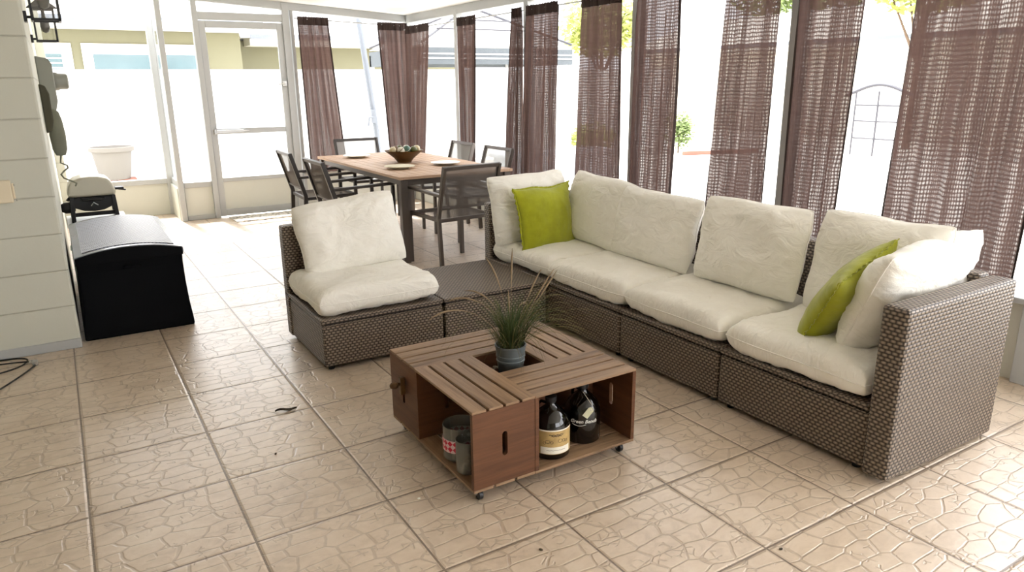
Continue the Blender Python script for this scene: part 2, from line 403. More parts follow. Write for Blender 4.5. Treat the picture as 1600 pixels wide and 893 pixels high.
struct(MB().box(XW-.1, XW, YF, 4.66, 0, 2.66).build('wall_side', M['block']))
struct(MB().box(XW, XL, 4.645, 4.66, 0, .055).build('baseboard_left', M['white'], bevel=.004))

# back screen wall, window wall: knee panels, posts, head beams
def kneewall(name, x0, x1, y0, y1, z1):
    b = MB(); b.box(x0, x1, y0, y1, 0, z1)
    return struct(b.build(name, M['kick'], bevel=.004))
H_B = .425
def rails(b, p0, p1, z0, z1, w):                 # a box along a wall line
    if abs(p0[0]-p1[0]) > abs(p0[1]-p1[1]): b.box(min(p0[0],p1[0]), max(p0[0],p1[0]), p0[1]-w/2, p0[1]+w/2, z0, z1)
    else: b.box(p0[0]-w/2, p0[0]+w/2, min(p0[1],p1[1]), max(p0[1],p1[1]), z0, z1)
kneewall('wall_back', 2.42, XR, YB, YB+.04, H_B)
kneewall('wall_entry', 1.10, 1.385, YB, YB+.04, .36)
kneewall('wall_right', XR, XR+.04, YF, YB, .40)
kneewall('wall_jog', XL, 1.03, YJ, YJ+.04, .36)
kneewall('wall_return', 1.03, 1.07, YB+.05, YJ, .36)
tn = [0]
def trim(fn, m='white', bev=.005):
    tn[0] += 1; b = MB(); fn(b); return struct(b.build('trim_%d' % tn[0], M[m], bevel=bev))
post_y = [8.65, 7.32, 5.92, 4.40, 2.97, 1.49, .02, -1.45, -3.0]
for y in post_y:
    trim(lambda b: b.box(XR-.035, XR+.045, y-.035, y+.035, 0, 2.20))
trim(lambda b: b.box(XR-.03, XR+.06, YF, YB, 2.155, 2.26))                       # beam over the window wall
trim(lambda b: b.box(XR-.05, XR+.08, YF, YB+.04, .40, .43))                      # sill cap right
trim(lambda b: b.box(2.42, XR, YB-.02, YB+.06, H_B, H_B+.03))                    # sill cap back
trim(lambda b: b.hexa([(1.03,YB-.03,2.33),(XR,YB-.03,2.16),(XR,YB+.06,2.16),(1.03,YB+.06,2.33),(1.03,YB-.03,2.42),(XR,YB-.03,2.25),(XR,YB+.06,2.25),(1.03,YB+.06,2.42)]))
for x, w, ht in ((1.065,.055,2.40),(1.415,.055,2.38),(2.365,.075,2.33)):
    trim(lambda b: b.box(x-w/2, x+w/2, YB-.04, YB+.05, 0, ht))
trim(lambda b: b.box(2.42, 2.455, YB-.02, YB+.045, 0, 2.3))
trim(lambda b: b.box(1.10, 1.385, YB-.02, YB+.05, 0, .05))
trim(lambda b: b.box(1.10, 1.385, YB-.02, YB+.05, .36, .42))
trim(lambda b: b.box(1.44, 2.33, YB-.03, YB+.05, 2.12, 2.20))                    # head over the door
trim(lambda b: b.box(1.05, 1.09, YB+.05, YJ, .36, .43))                          # return cap
trim(lambda b: b.box(XL, 1.05, YJ-.03, YJ+.06, .36, .42))                        # jog cap
trim(lambda b: b.box(1.00, 1.08, YJ-.04, YJ+.05, 0, 2.55))                       # jog corner post
trim(lambda b: b.box(XL, .02, YJ-.06, YJ+.04, 0, 2.55), 'block')                 # house-side pilaster
struct(MB().box(XW, .9, YF-.1, YF, 0, 2.62).box(.9, XR+.04, YF-.1, YF, 0, .42).box(.9, XR+.04, YF-.1, YF, 2.15, 2.62).box(3.6, XR+.04, YF-.1, YF, .42, 2.15).build('wall_front_added', M['block']))  # unseen wall added to dim the front faces; its opening lets some light back
# insect screens
wn_ = [0]
def screen(p):
    wn_[0] += 1; b = MB(); v = [b.bm.verts.new(q) for q in p]; b.bm.faces.new(v)
    return struct(b.build('window_%d' % wn_[0], M['screen'], fix=False))
for y0, y1 in zip(post_y[1:], post_y[:-1]):
    screen([(XR+.02,y0+.035,.43),(XR+.02,y1-.035,.43),(XR+.02,y1-.035,2.155),(XR+.02,y0+.035,2.155)])
screen([(2.455,YB+.03,H_B+.03),(XR-.035,YB+.03,H_B+.03),(XR-.035,YB+.03,2.16),(2.455,YB+.03,2.22)])
screen([(1.093,YB+.03,.42),(1.388,YB+.03,.42),(1.388,YB+.03,2.30),(1.093,YB+.03,2.32)])
screen([(XL+.08,YJ+.02,.42),(1.0,YJ+.02,.42),(1.0,YJ+.02,2.55),(XL+.08,YJ+.02,2.55)])
screen([(1.06,YB+.05,.43),(1.06,YJ-.04,.43),(1.06,YJ-.04,2.4),(1.06,YB+.05,2.4)])
# screen door
dr = bpy.data.objects.new('door_1', None); COL.objects.link(dr); dr.location = (1.445, YB, 0); struct(dr)
b = MB(); W_ = .88
b.box(0,.065,-.02,.015,.015,2.11).box(W_-.065,W_,-.02,.015,.015,2.11).box(.065,W_-.065,-.02,.015,2.04,2.11).box(.065,W_-.065,-.02,.015,.925,.985).box(.065,W_-.065,-.02,.015,.40,.445).box(.065,W_-.065,-.02,.015,.015,.09)
b.build('door_frame', M['white'], dr, bevel=.004)
MB().box(.065,W_-.065,-.005,.008,.09,.40).build('kick_panel', M['kick'], dr)
b = MB(); b.bm.faces.new([b.bm.verts.new(q) for q in ((.065,0,.445),(W_-.065,0,.445),(W_-.065,0,2.04),(.065,0,2.04))]); b.build('screen', M['screen'], dr, fix=False)
b = MB(); b.box(.05,.34,-.06,-.022,.94,.972).box(.03,.06,-.05,-.02,.93,.98).tube([(.34,-.04,.956),(.40,-.03,.956)],.006); b.build('door_closer', M['chrome'], dr, bevel=.004)
b = MB(); b.box(W_-.055,W_-.015,-.05,-.02,1.43,1.49).tube([(W_-.035,-.05,1.46),(W_-.11,-.062,1.455)],.009); b.build('door_handle', M['chrome'], dr, bevel=.003)

# ------------------------------------------------------------------ wicker seating
def wicker_part(name, parent, dims, bev=.012): return MB().box(*dims).build(name, M['wicker'], parent, bevel=bev)
DX, DY, ZB = .73, .70, .285
def module(name, label, cat, loc, x1, y1, back=None, side=None, arm=False):
    """local origin at the min corner; base, deck lip, back/side panels"""
    t = thing(name, label, cat, loc, 0, 'brown wicker sectional pieces')
    wicker_part('base', t, (.006, x1-.004, .003, y1-.003, .025, ZB-.032))
    wicker_part('seat_deck', t, (0, x1-.002, .002, y1-.002, ZB-.026, ZB), .008)
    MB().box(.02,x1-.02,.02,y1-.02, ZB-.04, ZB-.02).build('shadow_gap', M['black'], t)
    for fx in (.05, x1-.05):
        for fy in (.05, y1-.05): MB().lathe([(.016,0),(.02,.026)], (fx,fy,0), 12).build('foot', M['black'], t)
    if back: wicker_part('back_panel', t, back)
    if side: wicker_part('side_panel', t, side)
    return t
SX0, SX1 = 2.40, 3.135
# armless chair, facing the camera side
module('sectional_chair', 'armless brown wicker sectional chair with one cream seat, beside the ottoman', 'chair', (1.0, 3.487, 0), .697, .70, back=(0, .695, .615, .70, .02, .675))
module('sectional_ottoman', 'bare flat brown wicker ottoman between the armless chair and the sofa corner', 'ottoman', (1.70, 3.487, 0), .697, .70)
module('sectional_corner', 'brown wicker sofa corner unit nearest the dining table, two panels at right angles', 'sofa', (SX0, 3.500, 0), .735, .76, back=(.655,.735,.002,.76,.02,.69), side=(0,.653,.68,.76,.02,.665))
module('sectional_sofa', 'armless brown wicker sofa seat next to the corner unit, behind the coffee table', 'sofa', (SX0, 2.815, 0), .735, .683, back=(.655,.735,.002,.681,.02,.69))
module('sectional_sofa', 'armless brown wicker sofa seat joined to the end unit with the arm', 'sofa', (SX0, 2.120, 0), .735, .693, back=(.655,.735,.002,.691,.02,.69))
t = module('sectional_end', 'brown wicker sofa end unit with tall solid arm nearest the camera', 'sofa', (SX0, 1.388, 0), .735, .73, back=(.655,.735,.002,.728,.02,.69))
MB().box(-.012,.737,-.103,-.002,.018,.682).build('arm', M['wicker'], t, bevel=.014)

# ------------------------------------------------------------------ cushions
def pillow(name, w, h, t, mat, seed=0, n=44, pinch=.045, p=3.0, q=.5, wr=.006, ears=0.0, sag=0.0, corner=.0):
    """soft cushion in the local xy plane, thickness along z, puckered along its seams"""
    b = MB(); so = Vector((seed*7.3, seed*3.1, seed*1.7))
    def ax(i): 
        s_ = -1+2*i/(n-1); return math.copysign(math.sin(abs(s_)*math.pi/2)**.9, s_) if s_ else 0
    def pt(u, v, sg):
        x = w/2*u*(1-pinch*(1-v*v)*abs(u)**1.5); y = h/2*v*(1-pinch*(1-u*u)*abs(v)**1.5)
        c = (abs(u)*abs(v))**5; x *= 1-corner*c+ears*c; y *= 1-corner*c+ears*c
        x += .012*noise.noise(Vector((v*1.5, seed, 1.0)))*abs(u); y += .012*noise.noise(Vector((u*1.5, seed, 5.0)))*abs(v)
        prof = max(0, (1-abs(u)**p)*(1-abs(v)**p))**q
        z = t/2*prof
        e = 1-prof
        wv = abs(u)**6*noise.noise(so+Vector((u*2, v*11, sg*3))) + abs(v)**6*noise.noise(so+Vector((u*11, v*2, sg*3+9)))
        dg = noise.noise(so+Vector(((u+v)*2.2, (u-v)*5.5, sg)))*.6 + noise.noise(so+Vector(((u-v)*2.0, (u+v)*5.0, sg+4)))*.6
        lo = noise.noise(so+Vector((u*1.3, v*1.3, sg*2)))
        ridge = 1-abs(noise.noise(so+Vector((u*2.6+v*1.1, v*2.9-u, sg*5))))*2
        z += prof*(wr*1.5*wv + wr*.8*dg*(.35+.65*max(abs(u),abs(v))) + wr*1.7*lo + wr*.55*max(0,ridge)**3)
        y -= sag*(1-u*u)*max(0, v)
        return (x, y, sg*z)
    tops = b.grid(lambda i, j: pt(ax(i), ax(j), 1), n, n)
    bots = b.grid(lambda i, j: pt(ax(i), ax(j), -1), n, n)
    bmesh.ops.remove_doubles(b.bm, verts=b.bm.verts[:], dist=.0002)
    return b.build(name, mat, smooth=180)
def piping(o, w, h, pinch, seed, mat, ruffle=.0, ears=0.0, rad=.003, corner=0.0):
    """seam cord or a ruffled flange round the rim, a child of the cushion"""
    b = MB(); N = 160; pts = []
    for k in range(N):
        a = 4*k/N; sd = int(a); f = -1+2*(a-sd)
        u, v = ((f,-1),(1,f),(-f,1),(-1,-f))[sd]
        x = w/2*u*(1-pinch*(1-v*v)*abs(u)**1.5); y = h/2*v*(1-pinch*(1-u*u)*abs(v)**1.5)
        c = (abs(u)*abs(v))**5; x *= 1-corner*c+ears*c; y *= 1-corner*c+ears*c
        x += .012*noise.noise(Vector((v*1.5, seed, 1.0)))*abs(u); y += .012*noise.noise(Vector((u*1.5, seed, 5.0)))*abs(v)
        pts.append(Vector((x, y, 0)))
    if ruffle:
        def fn(i, j):
            p = pts[i]; d = p.normalized(); wob = .006*math.sin(i*1.9)+.004*noise.noise(Vector((i*.4, 3, 1)))
            k = (j if j < 3 else 5-j)/2*1.0; sgn = 1 if j < 3 else -1
            return p*.985 + d*ruffle*k + Vector((0,0, wob*k + sgn*.0015))
        b.grid(fn, N, 6, closed_u=True)
        bmesh.ops.remove_doubles(b.bm, verts=b.bm.verts[:], dist=.0001)
        return b.build('flange', mat, o, smooth=180)
    pts.append(pts[0]); pts.append(pts[1])
    b.tube(pts, rad, 6, cap=False)
    return b.build('piping', mat, o, smooth=180)
def cushion(name, label, w, h, t, c, xa, ya, seed, mat='cream', group=None, cat='cushion', **kw):
    o = pillow(name, w, h, t, M[mat], seed, **kw)
    tag(o, label, cat, group)
    piping(o, w, h, kw.get('pinch', .045), seed, M[mat], ears=kw.get('ears', 0), corner=kw.get('corner', 0))
    return place(o, c, xa, ya)
SG, BG = 'cream seat cushions', 'cream back cushions'
sk = dict(p=9.0, q=.38, pinch=.012, wr=.010, corner=.035)
ZS = ZB + .068
cushion('seat_cushion', 'cream seat cushion of the armless chair', .70, .615, .150, (1.345, 3.805, ZS+.006), (1,0,0), (0,1,0), 1, group=SG, **sk)
cushion('seat_cushion', 'cream seat cushion on the sofa corner unit, under the left lime pillow', .655, .685, .145, (2.73, 3.835, ZS), (1,0,0), (0,1,0), 2, group=SG, **sk)
cushion('seat_cushion', 'cream seat cushion second from the sofa corner, behind the potted grass', .665, .70, .150, (2.73, 3.155, ZS), (1,.01,0), (0,1,0), 3, group=SG, **sk)
cushion('seat_cushion', 'cream seat cushion third from the sofa corner, with nothing lying on it but one cushion', .665, .695, .150, (2.735, 2.465, ZS), (1,-.01,0), (0,1,0), 4, group=SG, **sk)
cushion('seat_cushion', 'cream seat cushion of the end unit beside the tall wicker arm', .665, .70, .150, (2.725, 1.755, ZS), (1,0,0), (0,1,0), 5, group=SG, **sk)
bk = dict(p=3.2, q=.5, wr=.018, pinch=.035, corner=.05)
sm_ = dict(bk, wr=.008)
cushion('back_cushion', 'cream cushion leaning on the back of the armless chair', .63, .43, .19, (1.365, 4.005, .612), (1,.04,.085), (0,.30,1), 6, group=BG, **bk)
cushion('back_cushion', 'cream cushion on the corner side panel, behind the left lime pillow', .62, .47, .18, (2.66, 4.075, .630), (1,0,.03), (0,.20,1), 7, group=BG, **bk)
cushion('back_cushion', 'smooth cream back cushion in the sofa corner, right of the left lime pillow', .74, .46, .17, (2.945, 3.70, .632), (-.10,-1,-.03), (.28,0,1), 8, group=BG, **sm_)
cushion('back_cushion', 'cream back cushion second from the sofa corner, overlapping its neighbour', .64, .43, .17, (2.885, 3.09, .622), (.05,-1,-.03), (.26,0,1), 9, group=BG, **bk)
cushion('back_cushion', 'cream back cushion standing alone with bare wicker either side', .65, .455, .17, (2.885, 2.40, .642), (.03,-1,.0), (.23,0,1), 10, group=BG, **bk)
cushion('back_cushion', 'smooth cream back cushion behind the right lime pillow', .60, .48, .17, (2.925, 1.76, .645), (.0,-1,.0), (.26,0,1), 11, group=BG, **sm_)
cushion('back_cushion', 'crumpled cream cushion leaning on the near wicker arm', .75, .47, .20, (2.875, 1.555, .612), (1,.06,.03), (.05,-.40,1), 12, group=BG, **dict(bk, wr=.022))
lk = dict(p=2.6, q=.55, wr=.008, pinch=.07, ears=.05)
for lab, c, xa, ya, sd in (
    ('square lime green pillow propped in the sofa corner, facing the room', (2.665, 3.89, .578), (1,.16,.0), (.03,.24,1), 21),
    ('lime green pillow seen edge-on, leaning on the crumpled cream cushion', (2.71, 1.735, .575), (1,.12,.25), (.12,-.55,1), 22)):
    o = pillow('throw_pillow', .48, .43, .16, M['lime'], sd, **lk)
    tag(o, lab, 'pillow', 'lime throw pillows'); piping(o, .48, .43, .07, sd, M['lime'], ruffle=.016, ears=.05); place(o, c, xa, ya)

# ------------------------------------------------------------------ crate coffee table
CT = Vector((1.425, 2.3525, 0))
ct = thing('coffee_table', 'square coffee table of four wooden crates on black casters', 'table', CT)
L_, W_, Z0, Z1 = .475, .26, .052, .365
def stadium(cx, cy, hw, hh, n=8):
    pts = []
    for k in range(n+1): a = math.pi*k/n; pts.append((cx+hw*math.cos(a), cy+hh+hw*math.sin(a)))
    for k in range(n+1): a = math.pi+math.pi*k/n; pts.append((cx+hw*math.cos(a), cy-hh+hw*math.sin(a)))
    return pts
ang = 0
for k in range(4):
    a = -math.pi/2*k
    off = Matrix.Rotation(a, 3, 'Z') @ Vector((.1275, -.2375, 0))
    # inner wall of three boards with two slits, plus its frame battens
    b = MB(); y1 = W_/2
    for z0, z1 in ((Z0+.012,.142),(.153,.262),(.273,Z1-.012)): b.box(-L_/2+.017, L_/2-.017, y1-.009, y1-.001, z0, z1)
    cr = b.build('crate', M['inner'], ct, off, (0,0,a), bevel=.0015)
    b = MB(); n_ = 4; g = .011; sw = (W_-g*(n_-1))/n_
    for i in range(n_):
        y0 = -W_/2+i*(sw+g); b.box(-L_/2, L_/2, y0, y0+sw, Z1-.010, Z1)
    b.build('slatted_top', M['slat'], cr, bevel=.002)
    b = MB()
    for i in range(3):
        sw3 = (W_-.02)/3; y0 = -W_/2+i*(sw3+.01); b.box(-L_/2, L_/2, y0, y0+sw3, Z0, Z0+.011)
    b.build('slatted_bottom', M['slat'], cr, bevel=.002)
    for sgn in (-1, 1):
        b = MB(); x0 = sgn*(L_/2-.0165); x1 = sgn*(L_/2-.0005)
        out = [(-W_/2+.001, Z0+.0115), (W_/2-.001, Z0+.0115), (W_/2-.001, Z1-.0105), (-W_/2+.001, Z1-.0105)]
        b.ringprism(out, stadium(0.0, .215, .011, .036), lambda p: (x0, p[0], p[1]), lambda p: (x1, p[0], p[1]))
        b.build('end_panel', M['crate'], cr)
for sx in (-1, 1):
    for sy in (-1, 1):
        cx, cy = sx*.325, sy*.325
        b = MB(); b.box(cx-.02,cx+.02,cy-.02,cy+.02,Z0-.006,Z0-.001).lathe([(.008,Z0-.014),(.008,Z0-.006)],(cx,cy,0),10).bar((cx-.012,cy-.006,Z0-.012),(cx-.012,cy+.006,.018),.003,.014,(0,1,0)).bar((cx+.012,cy-.006,Z0-.012),(cx+.012,cy+.006,.018),.003,.014,(0,1,0))
        cs = b.build('caster', M['chrome'], ct)
        MB().lathe([(.012,-.009),(.0185,-.007),(.0185,.007),(.012,.009)], (cx, cy, .0188), 20, 'x').build('wheel', M['black'], cs, smooth=40)
MB().box(-.106,.106,-.106,.106,.285,.296).build('planter_tray', M['inner'], ct)
b = MB(); px, py, pz = -.3675, .215, .265
b.box(px-.022, px-.001, py-.012, py+.012, pz-.045, pz+.03); b.tube([(px-.01,py,pz),(px-.05,py,pz+.004)], .006, 10); b.lathe([(.006,0),(.017,.006),(.019,.016),(.012,.026),(0,.028)], (px-.048, py-.004, pz-.012), 14)
b.build('bottle_opener', M['bowl'], ct, bevel=.003)
# pebbles round the pot
b = MB(); rr = random.Random(3)
for i in range(150):
    x, y = rr.uniform(-.095,.095), rr.uniform(-.095,.095)
    if x*x+y*y < .062**2: continue
    r_ = rr.uniform(.006,.011); c = Vector((CT.x+x, CT.y+y, .298+rr.uniform(0,.012)))
    M_ = Matrix.Translation(c) @ Matrix.Rotation(rr.uniform(0,6), 4, 'Z') @ Matrix.Diagonal((r_*rr.uniform(.9,1.4), r_, r_*.7, 1))
    bmesh.ops.create_icosphere(b.bm, subdivisions=1, radius=1, matrix=M_)
o = b.build('pebbles', M['pebble'], smooth=180); tag(o, 'grey and beige pebbles filling the well in the crate table', 'pebbles', kind='stuff')

# potted fountain grass
pl = thing('potted_grass', 'spiky fountain grass in a zinc bucket on the crate table', 'plant', (1.437, 2.352, .2975))
b = MB(); b.lathe([(0,0),(.047,0),(.050,.006),(.0555,.058),(.0585,.060),(.0585,.066),(.0565,.068),(.0575,.078),(.060,.080),(.060,.086),(.0585,.088),(.062,.122),(.065,.124),(.065,.129),(.060,.129),(.057,.11),(0,.11)], n=40)
b.build('zinc_pot', M['zinc'], pl, smooth=35)
MB().lathe([(.058,.105),(.03,.116),(0,.118)], n=24).build('soil', M['soil'], pl)
def blade(b, base, az, ln, lean, droop, w, n=9, wild=.0):
    d = Vector((math.cos(az), math.sin(az), 0)); s_ = Vector((-d.y, d.x, 0)); p = Vector(base); th = lean; pr = None; path = []
    for i in range(n+1):
        f = i/n; ww = w*(1-f**1.6)*(.55+.45*min(1, f*5)); nrm = (d*-math.cos(th)+Vector((0,0,1))*math.sin(th))
        l, r_ = b.bm.verts.new(p-s_*ww), b.bm.verts.new(p+s_*ww+nrm*.0006)
        if pr: b.bm.faces.new((pr[0], pr[1], r_, l))
        pr = (l, r_); path.append(p.copy())
        th += droop/n*(.4+1.2*f); p = p + (d*math.sin(th)+Vector((0,0,1))*math.cos(th))*ln/n + s_*wild*math.sin(f*3)/n
    return path
b = MB(); bd = MB(); rr = random.Random(11)
for i in range(330):
    r_ = rr.uniform(0,.05); az = rr.uniform(0, 2*math.pi); a2 = az+rr.uniform(-.6,.6); f = r_/.05
    blade(b, (r_*math.cos(az), r_*math.sin(az), .115), a2, rr.uniform(.12,.26), rr.uniform(.10,.62)*f+.05, rr.uniform(.2,1.5), rr.uniform(.0012,.0022))
for i in range(100):
    az = rr.uniform(0, 2*math.pi); r_ = rr.uniform(.01,.045)
    blade(bd, (r_*math.cos(az), r_*math.sin(az), .115), az, rr.uniform(.24,.40), rr.uniform(.15,.85), rr.uniform(.9,2.3), rr.uniform(.0010,.0017), 12)
b.build('foliage', M['grass'], pl, fix=False); bd.build('arching_blades', M['strawd'], pl, fix=False)
for az, ln, lean, dr_ in ((2.5,.36,.22,1.9),(2.2,.33,.10,1.7),(1.9,.39,.02,.8),(3.0,.42,.50,1.7),(.1,.34,.34,.35),(.6,.29,.06,2.7),(-.35,.36,.42,.2),(1.2,.23,.02,.2),(-.1,.36,.55,.15),(.9,.40,.12,.25)):
    b = MB(); d = Vector((math.cos(az), math.sin(az), 0)); p = Vector((.01*d.x,.01*d.y,.115)); th = lean; pts = []
    for i in range(15):
        f = i/14; pts.append(p.copy()); th += dr_/14*(.2+1.6*f); p = p+(d*math.sin(th)+Vector((0,0,1))*math.cos(th))*ln/14
    b.tube(pts, [.0008]*9+[.0018,.0034,.0040,.0038,.0028,.001], 7)
    b.build('seed_head', M['straw'], pl, smooth=180)

# things stored in the crates
jr = thing('candle_jar', 'wide glass candle jar with a red check band, inside the left crate opening', 'jar', (1.140, 2.240, .0635))
MB().lathe([(0,.004),(.062,.004),(.068,.010),(.068,.138),(.066,.140),(.064,.138),(.064,.012),(0,.012)], n=40).build('glass', M['jarglass'], jr, smooth=40)
MB().lathe([(0,.0125),(.0625,.0125),(.0625,.030),(0,.032)], n=32).build('wax', M['frost'], jr, smooth=40)
def band(name, r, z0, z1, a0, a1, m, parent, n=40, thick=.0006):
    b = MB(); L = b.bm.loops.layers.uv.new('UVMap'); 
    g = b.grid(lambda i, j: ((r+thick)*math.cos(a0+(a1-a0)*i/(n-1)), (r+thick)*math.sin(a0+(a1-a0)*i/(n-1)), z0+(z1-z0)*j), n, 2)
    for f in b.bm.faces:
        for l in f.loops:
            c = l.vert.co; l[L].uv = (math.atan2(c.y, c.x)*r, c.z)
    o = b.build(name, m, parent, uv=False); s_ = o.modifiers.new('t', 'SOLIDIFY'); s_.thickness = thick; s_.offset = 0
    return o
band('check_band', .0682, .042, .092, -math.pi, math.pi, M['checkr'], jr, 60)
j2 = thing('pebble_jar', 'tall clear glass jar half full of pebbles, in front of the candle jar', 'jar', (1.112, 2.128, .0635))
MB().lathe([(0,.003),(.042,.003),(.046,.008),(.046,.128),(.0445,.130),(.043,.128),(.043,.010),(0,.010)], n=36).build('glass', M['jarglass'], j2, smooth=40)
b = MB(); rr = random.Random(5)
for i in range(130):
    a, r_ = rr.uniform(0,6.28), .036*math.sqrt(rr.random()); s_ = rr.uniform(.0055,.008)
    bmesh.ops.create_icosphere(b.bm, subdivisions=1, radius=s_, matrix=Matrix.Translation((r_*math.cos(a), r_*math.sin(a), .018+rr.uniform(0,.05))))
o = b.build('pebbles', M['pebble'], j2, smooth=180); o['kind'] = 'stuff'
GP = [(0,0),(.066,0),(.072,.006),(.073,.12),(.070,.140),(.058,.165),(.036,.188),(.022,.200),(.0185,.212),(.0185,.222),(.021,.224),(.021,.231),(0,.231)]
def growler(name, label, loc, rz):
    g = thing(name, label, 'bottle', loc, rz, 'growlers in the right crate')
    MB().lathe(GP, n=48).build('bottle_body', M['growler'], g, smooth=50)
    MB().lathe([(.0215,.216),(.0225,.218),(.0225,.2345),(.02,.2365),(0,.2365)], n=28).build('cap', M['black'], g, smooth=40)
    MB().tube([(.022*1.0,0,.205),(.040,0,.206),(.052,0,.196),(.056,0,.18),(.054,0,.168)], .006, 8).build('finger_handle', M['growler'], g, smooth=60)
    return g
g1 = growler('growler', 'dark growler with a tan and white paper label, left of the other growler', (1.448, 2.078, .064), R(120))
A0 = R(-120-108)
band('label', .0732, .026, .126, A0+R(-62), A0+R(62), M['label'], g1)
band('label_border', .0735, .121, .126, A0+R(-62), A0+R(62), M['paper'], g1)
b_ = band('label_banner', .0736, .028, .056, A0+R(-48), A0+R(48), M['paper'], g1)
def textmesh(txt, size, r, z, a_c, m, parent, name, shear=.0):
    cu = bpy.data.curves.new(name, 'FONT'); cu.body = txt; cu.size = size; cu.shear = shear; cu.align_x = 'CENTER'; cu.extrude = .0004; cu.resolution_u = 2; cu.offset = .0004
    o = bpy.data.objects.new(name+'_tmp', cu); COL.objects.link(o); bpy.context.view_layer.update()
    me = bpy.data.meshes.new_from_object(o.evaluated_get(bpy.context.evaluated_depsgraph_get())); bpy.data.objects.remove(o)
    bm = bmesh.new(); bm.from_mesh(me); bmesh.ops.subdivide_edges(bm, edges=[e for e in bm.edges if e.calc_length() > .006], cuts=1)
    for v in bm.verts:
        a = a_c + v.co.x/r; rr_ = r+.0012+v.co.z; yy = v.co.y
        v.co = (rr_*math.cos(a), rr_*math.sin(a), z+yy)
    bm.to_mesh(me); bm.free(); me.materials.clear(); me.materials.append(m)
    q = bpy.data.objects.new(name, me); COL.objects.link(q); q.parent = parent; me.name = name
    return q
b = MB()
for i, (a, z, s_) in enumerate(((-26,.079,.009),(-14,.076,.006),(12,.081,.009),(24,.080,.007),(-36,.073,.006),(34,.076,.006))):
    c = A0+R(a); 
    pts = [(.0742*math.cos(c+s_/.074*math.cos(k*.7)), .0742*math.sin(c+s_/.074*math.cos(k*.7)), z+s_*.8*math.sin(k*.7)) for k in range(10)]
    b.tube(pts, .0008, 5)
for a0, a1, z in ((-22,22,.107),(-14,16,.102)):
    b.tube([(.0742*math.cos(A0+R(a0+(a1-a0)*k/12)), .0742*math.sin(A0+R(a0+(a1-a0)*k/12)), z+.0018*math.sin(k*2.1)) for k in range(13)], .0016, 5)
b.tube([(.0745*math.cos(A0+R(-30+60*k/12)), .0745*math.sin(A0+R(-30+60*k/12)), .043+.0008*math.sin(k*2.6)) for k in range(13)], .0007, 5)
b.build('label_print', M['ink'], g1)
g2 = growler('growler', 'black growler with white script lettering and a hanging cream tag', (1.625, 2.112, .064), R(100))
A1 = R(-127-100+4)
textmesh('Green Bench', .0205, .0735, .094, A1, M['logo'], g2, 'script_lettering', .3)
b = MB(); b.tube([(.0742*math.cos(A1+R(-36+44*k/14)), .0742*math.sin(A1+R(-36+44*k/14)), .0885-.0065*math.sin(math.pi*k/14)) for k in range(15)], [.0006]+[.0014]*13+[.0006], 5); b.build('swoosh', M['logo'], g2)
tg = MB(); c = Vector((.075*math.cos(A1+R(14)), .075*math.sin(A1+R(14)), .142)); tx = Vector((-math.sin(A1), math.cos(A1), 0)); nn = Vector((math.cos(A1), math.sin(A1), 0))
up = (Vector((0,0,1))*.83+tx*.62).normalized(); sd = nn.cross(up).normalized()
pl_ = [(-.012,-.024),(.012,-.024),(.012,.016),(.006,.024),(-.006,.024),(-.012,.016)]
tg.ringprism(pl_, [(.003*math.cos(k), .014+.003*math.sin(k)) for k in [i*math.pi/4 for i in range(8)]], lambda p: c+sd*p[0]+up*p[1]+nn*.004, lambda p: c+sd*p[0]+up*p[1]+nn*.0052)
tg.build('tag', M['tagm'], g2)
MB().tube([c+up*.014+nn*.006, c+up*.03+nn*.002, (.024*math.cos(A1), .024*math.sin(A1), .205)], .0009, 6).build('tag_string', M['paper'], g2)

# ------------------------------------------------------------------ dining set
TX0, TX1, TY0, TY1, TZ = 2.29, 3.36, 5.43, 7.60, .72
dt = thing('dining_table', 'long slatted teak dining table on a taupe metal frame', 'table', ((TX0+TX1)/2, (TY0+TY1)/2, 0))
hx, hy = (TX1-TX0)/2, (TY1-TY0)/2
b = MB(); n_ = 12; sw = (TX1-TX0-.06)/n_
for i in range(n_): b.box(-hx+.03+i*sw+.002, -hx+.03+(i+1)*sw-.002, -hy+.05, hy-.05, TZ-.022, TZ)
b.box(-hx,-hx+.03,-hy,hy,TZ-.024,TZ).box(hx-.03,hx,-hy,hy,TZ-.024,TZ).box(-hx+.03,hx-.03,-hy,-hy+.05,TZ-.024,TZ).box(-hx+.03,hx-.03,hy-.05,hy,TZ-.024,TZ)
b.build('tabletop', M['teak'], dt, bevel=.003)
b = MB()
for s_ in (-1,1):
    b.box(s_*(hx-.055)-.02, s_*(hx-.055)+.02, -hy+.05, hy-.05, TZ-.075, TZ-.025); b.box(-hx+.05, hx-.05, s_*(hy-.055)-.02, s_*(hy-.055)+.02, TZ-.075, TZ-.025)
b.build('apron', M['metal'], dt, bevel=.003)
for sx in (-1,1):
    for sy in (-1,1): MB().box(sx*(hx-.045)-.03, sx*(hx-.045)+.03, sy*(hy-.045)-.03, sy*(hy-.045)+.03, 0, TZ-.026).build('leg', M['metal'], dt, bevel=.004)

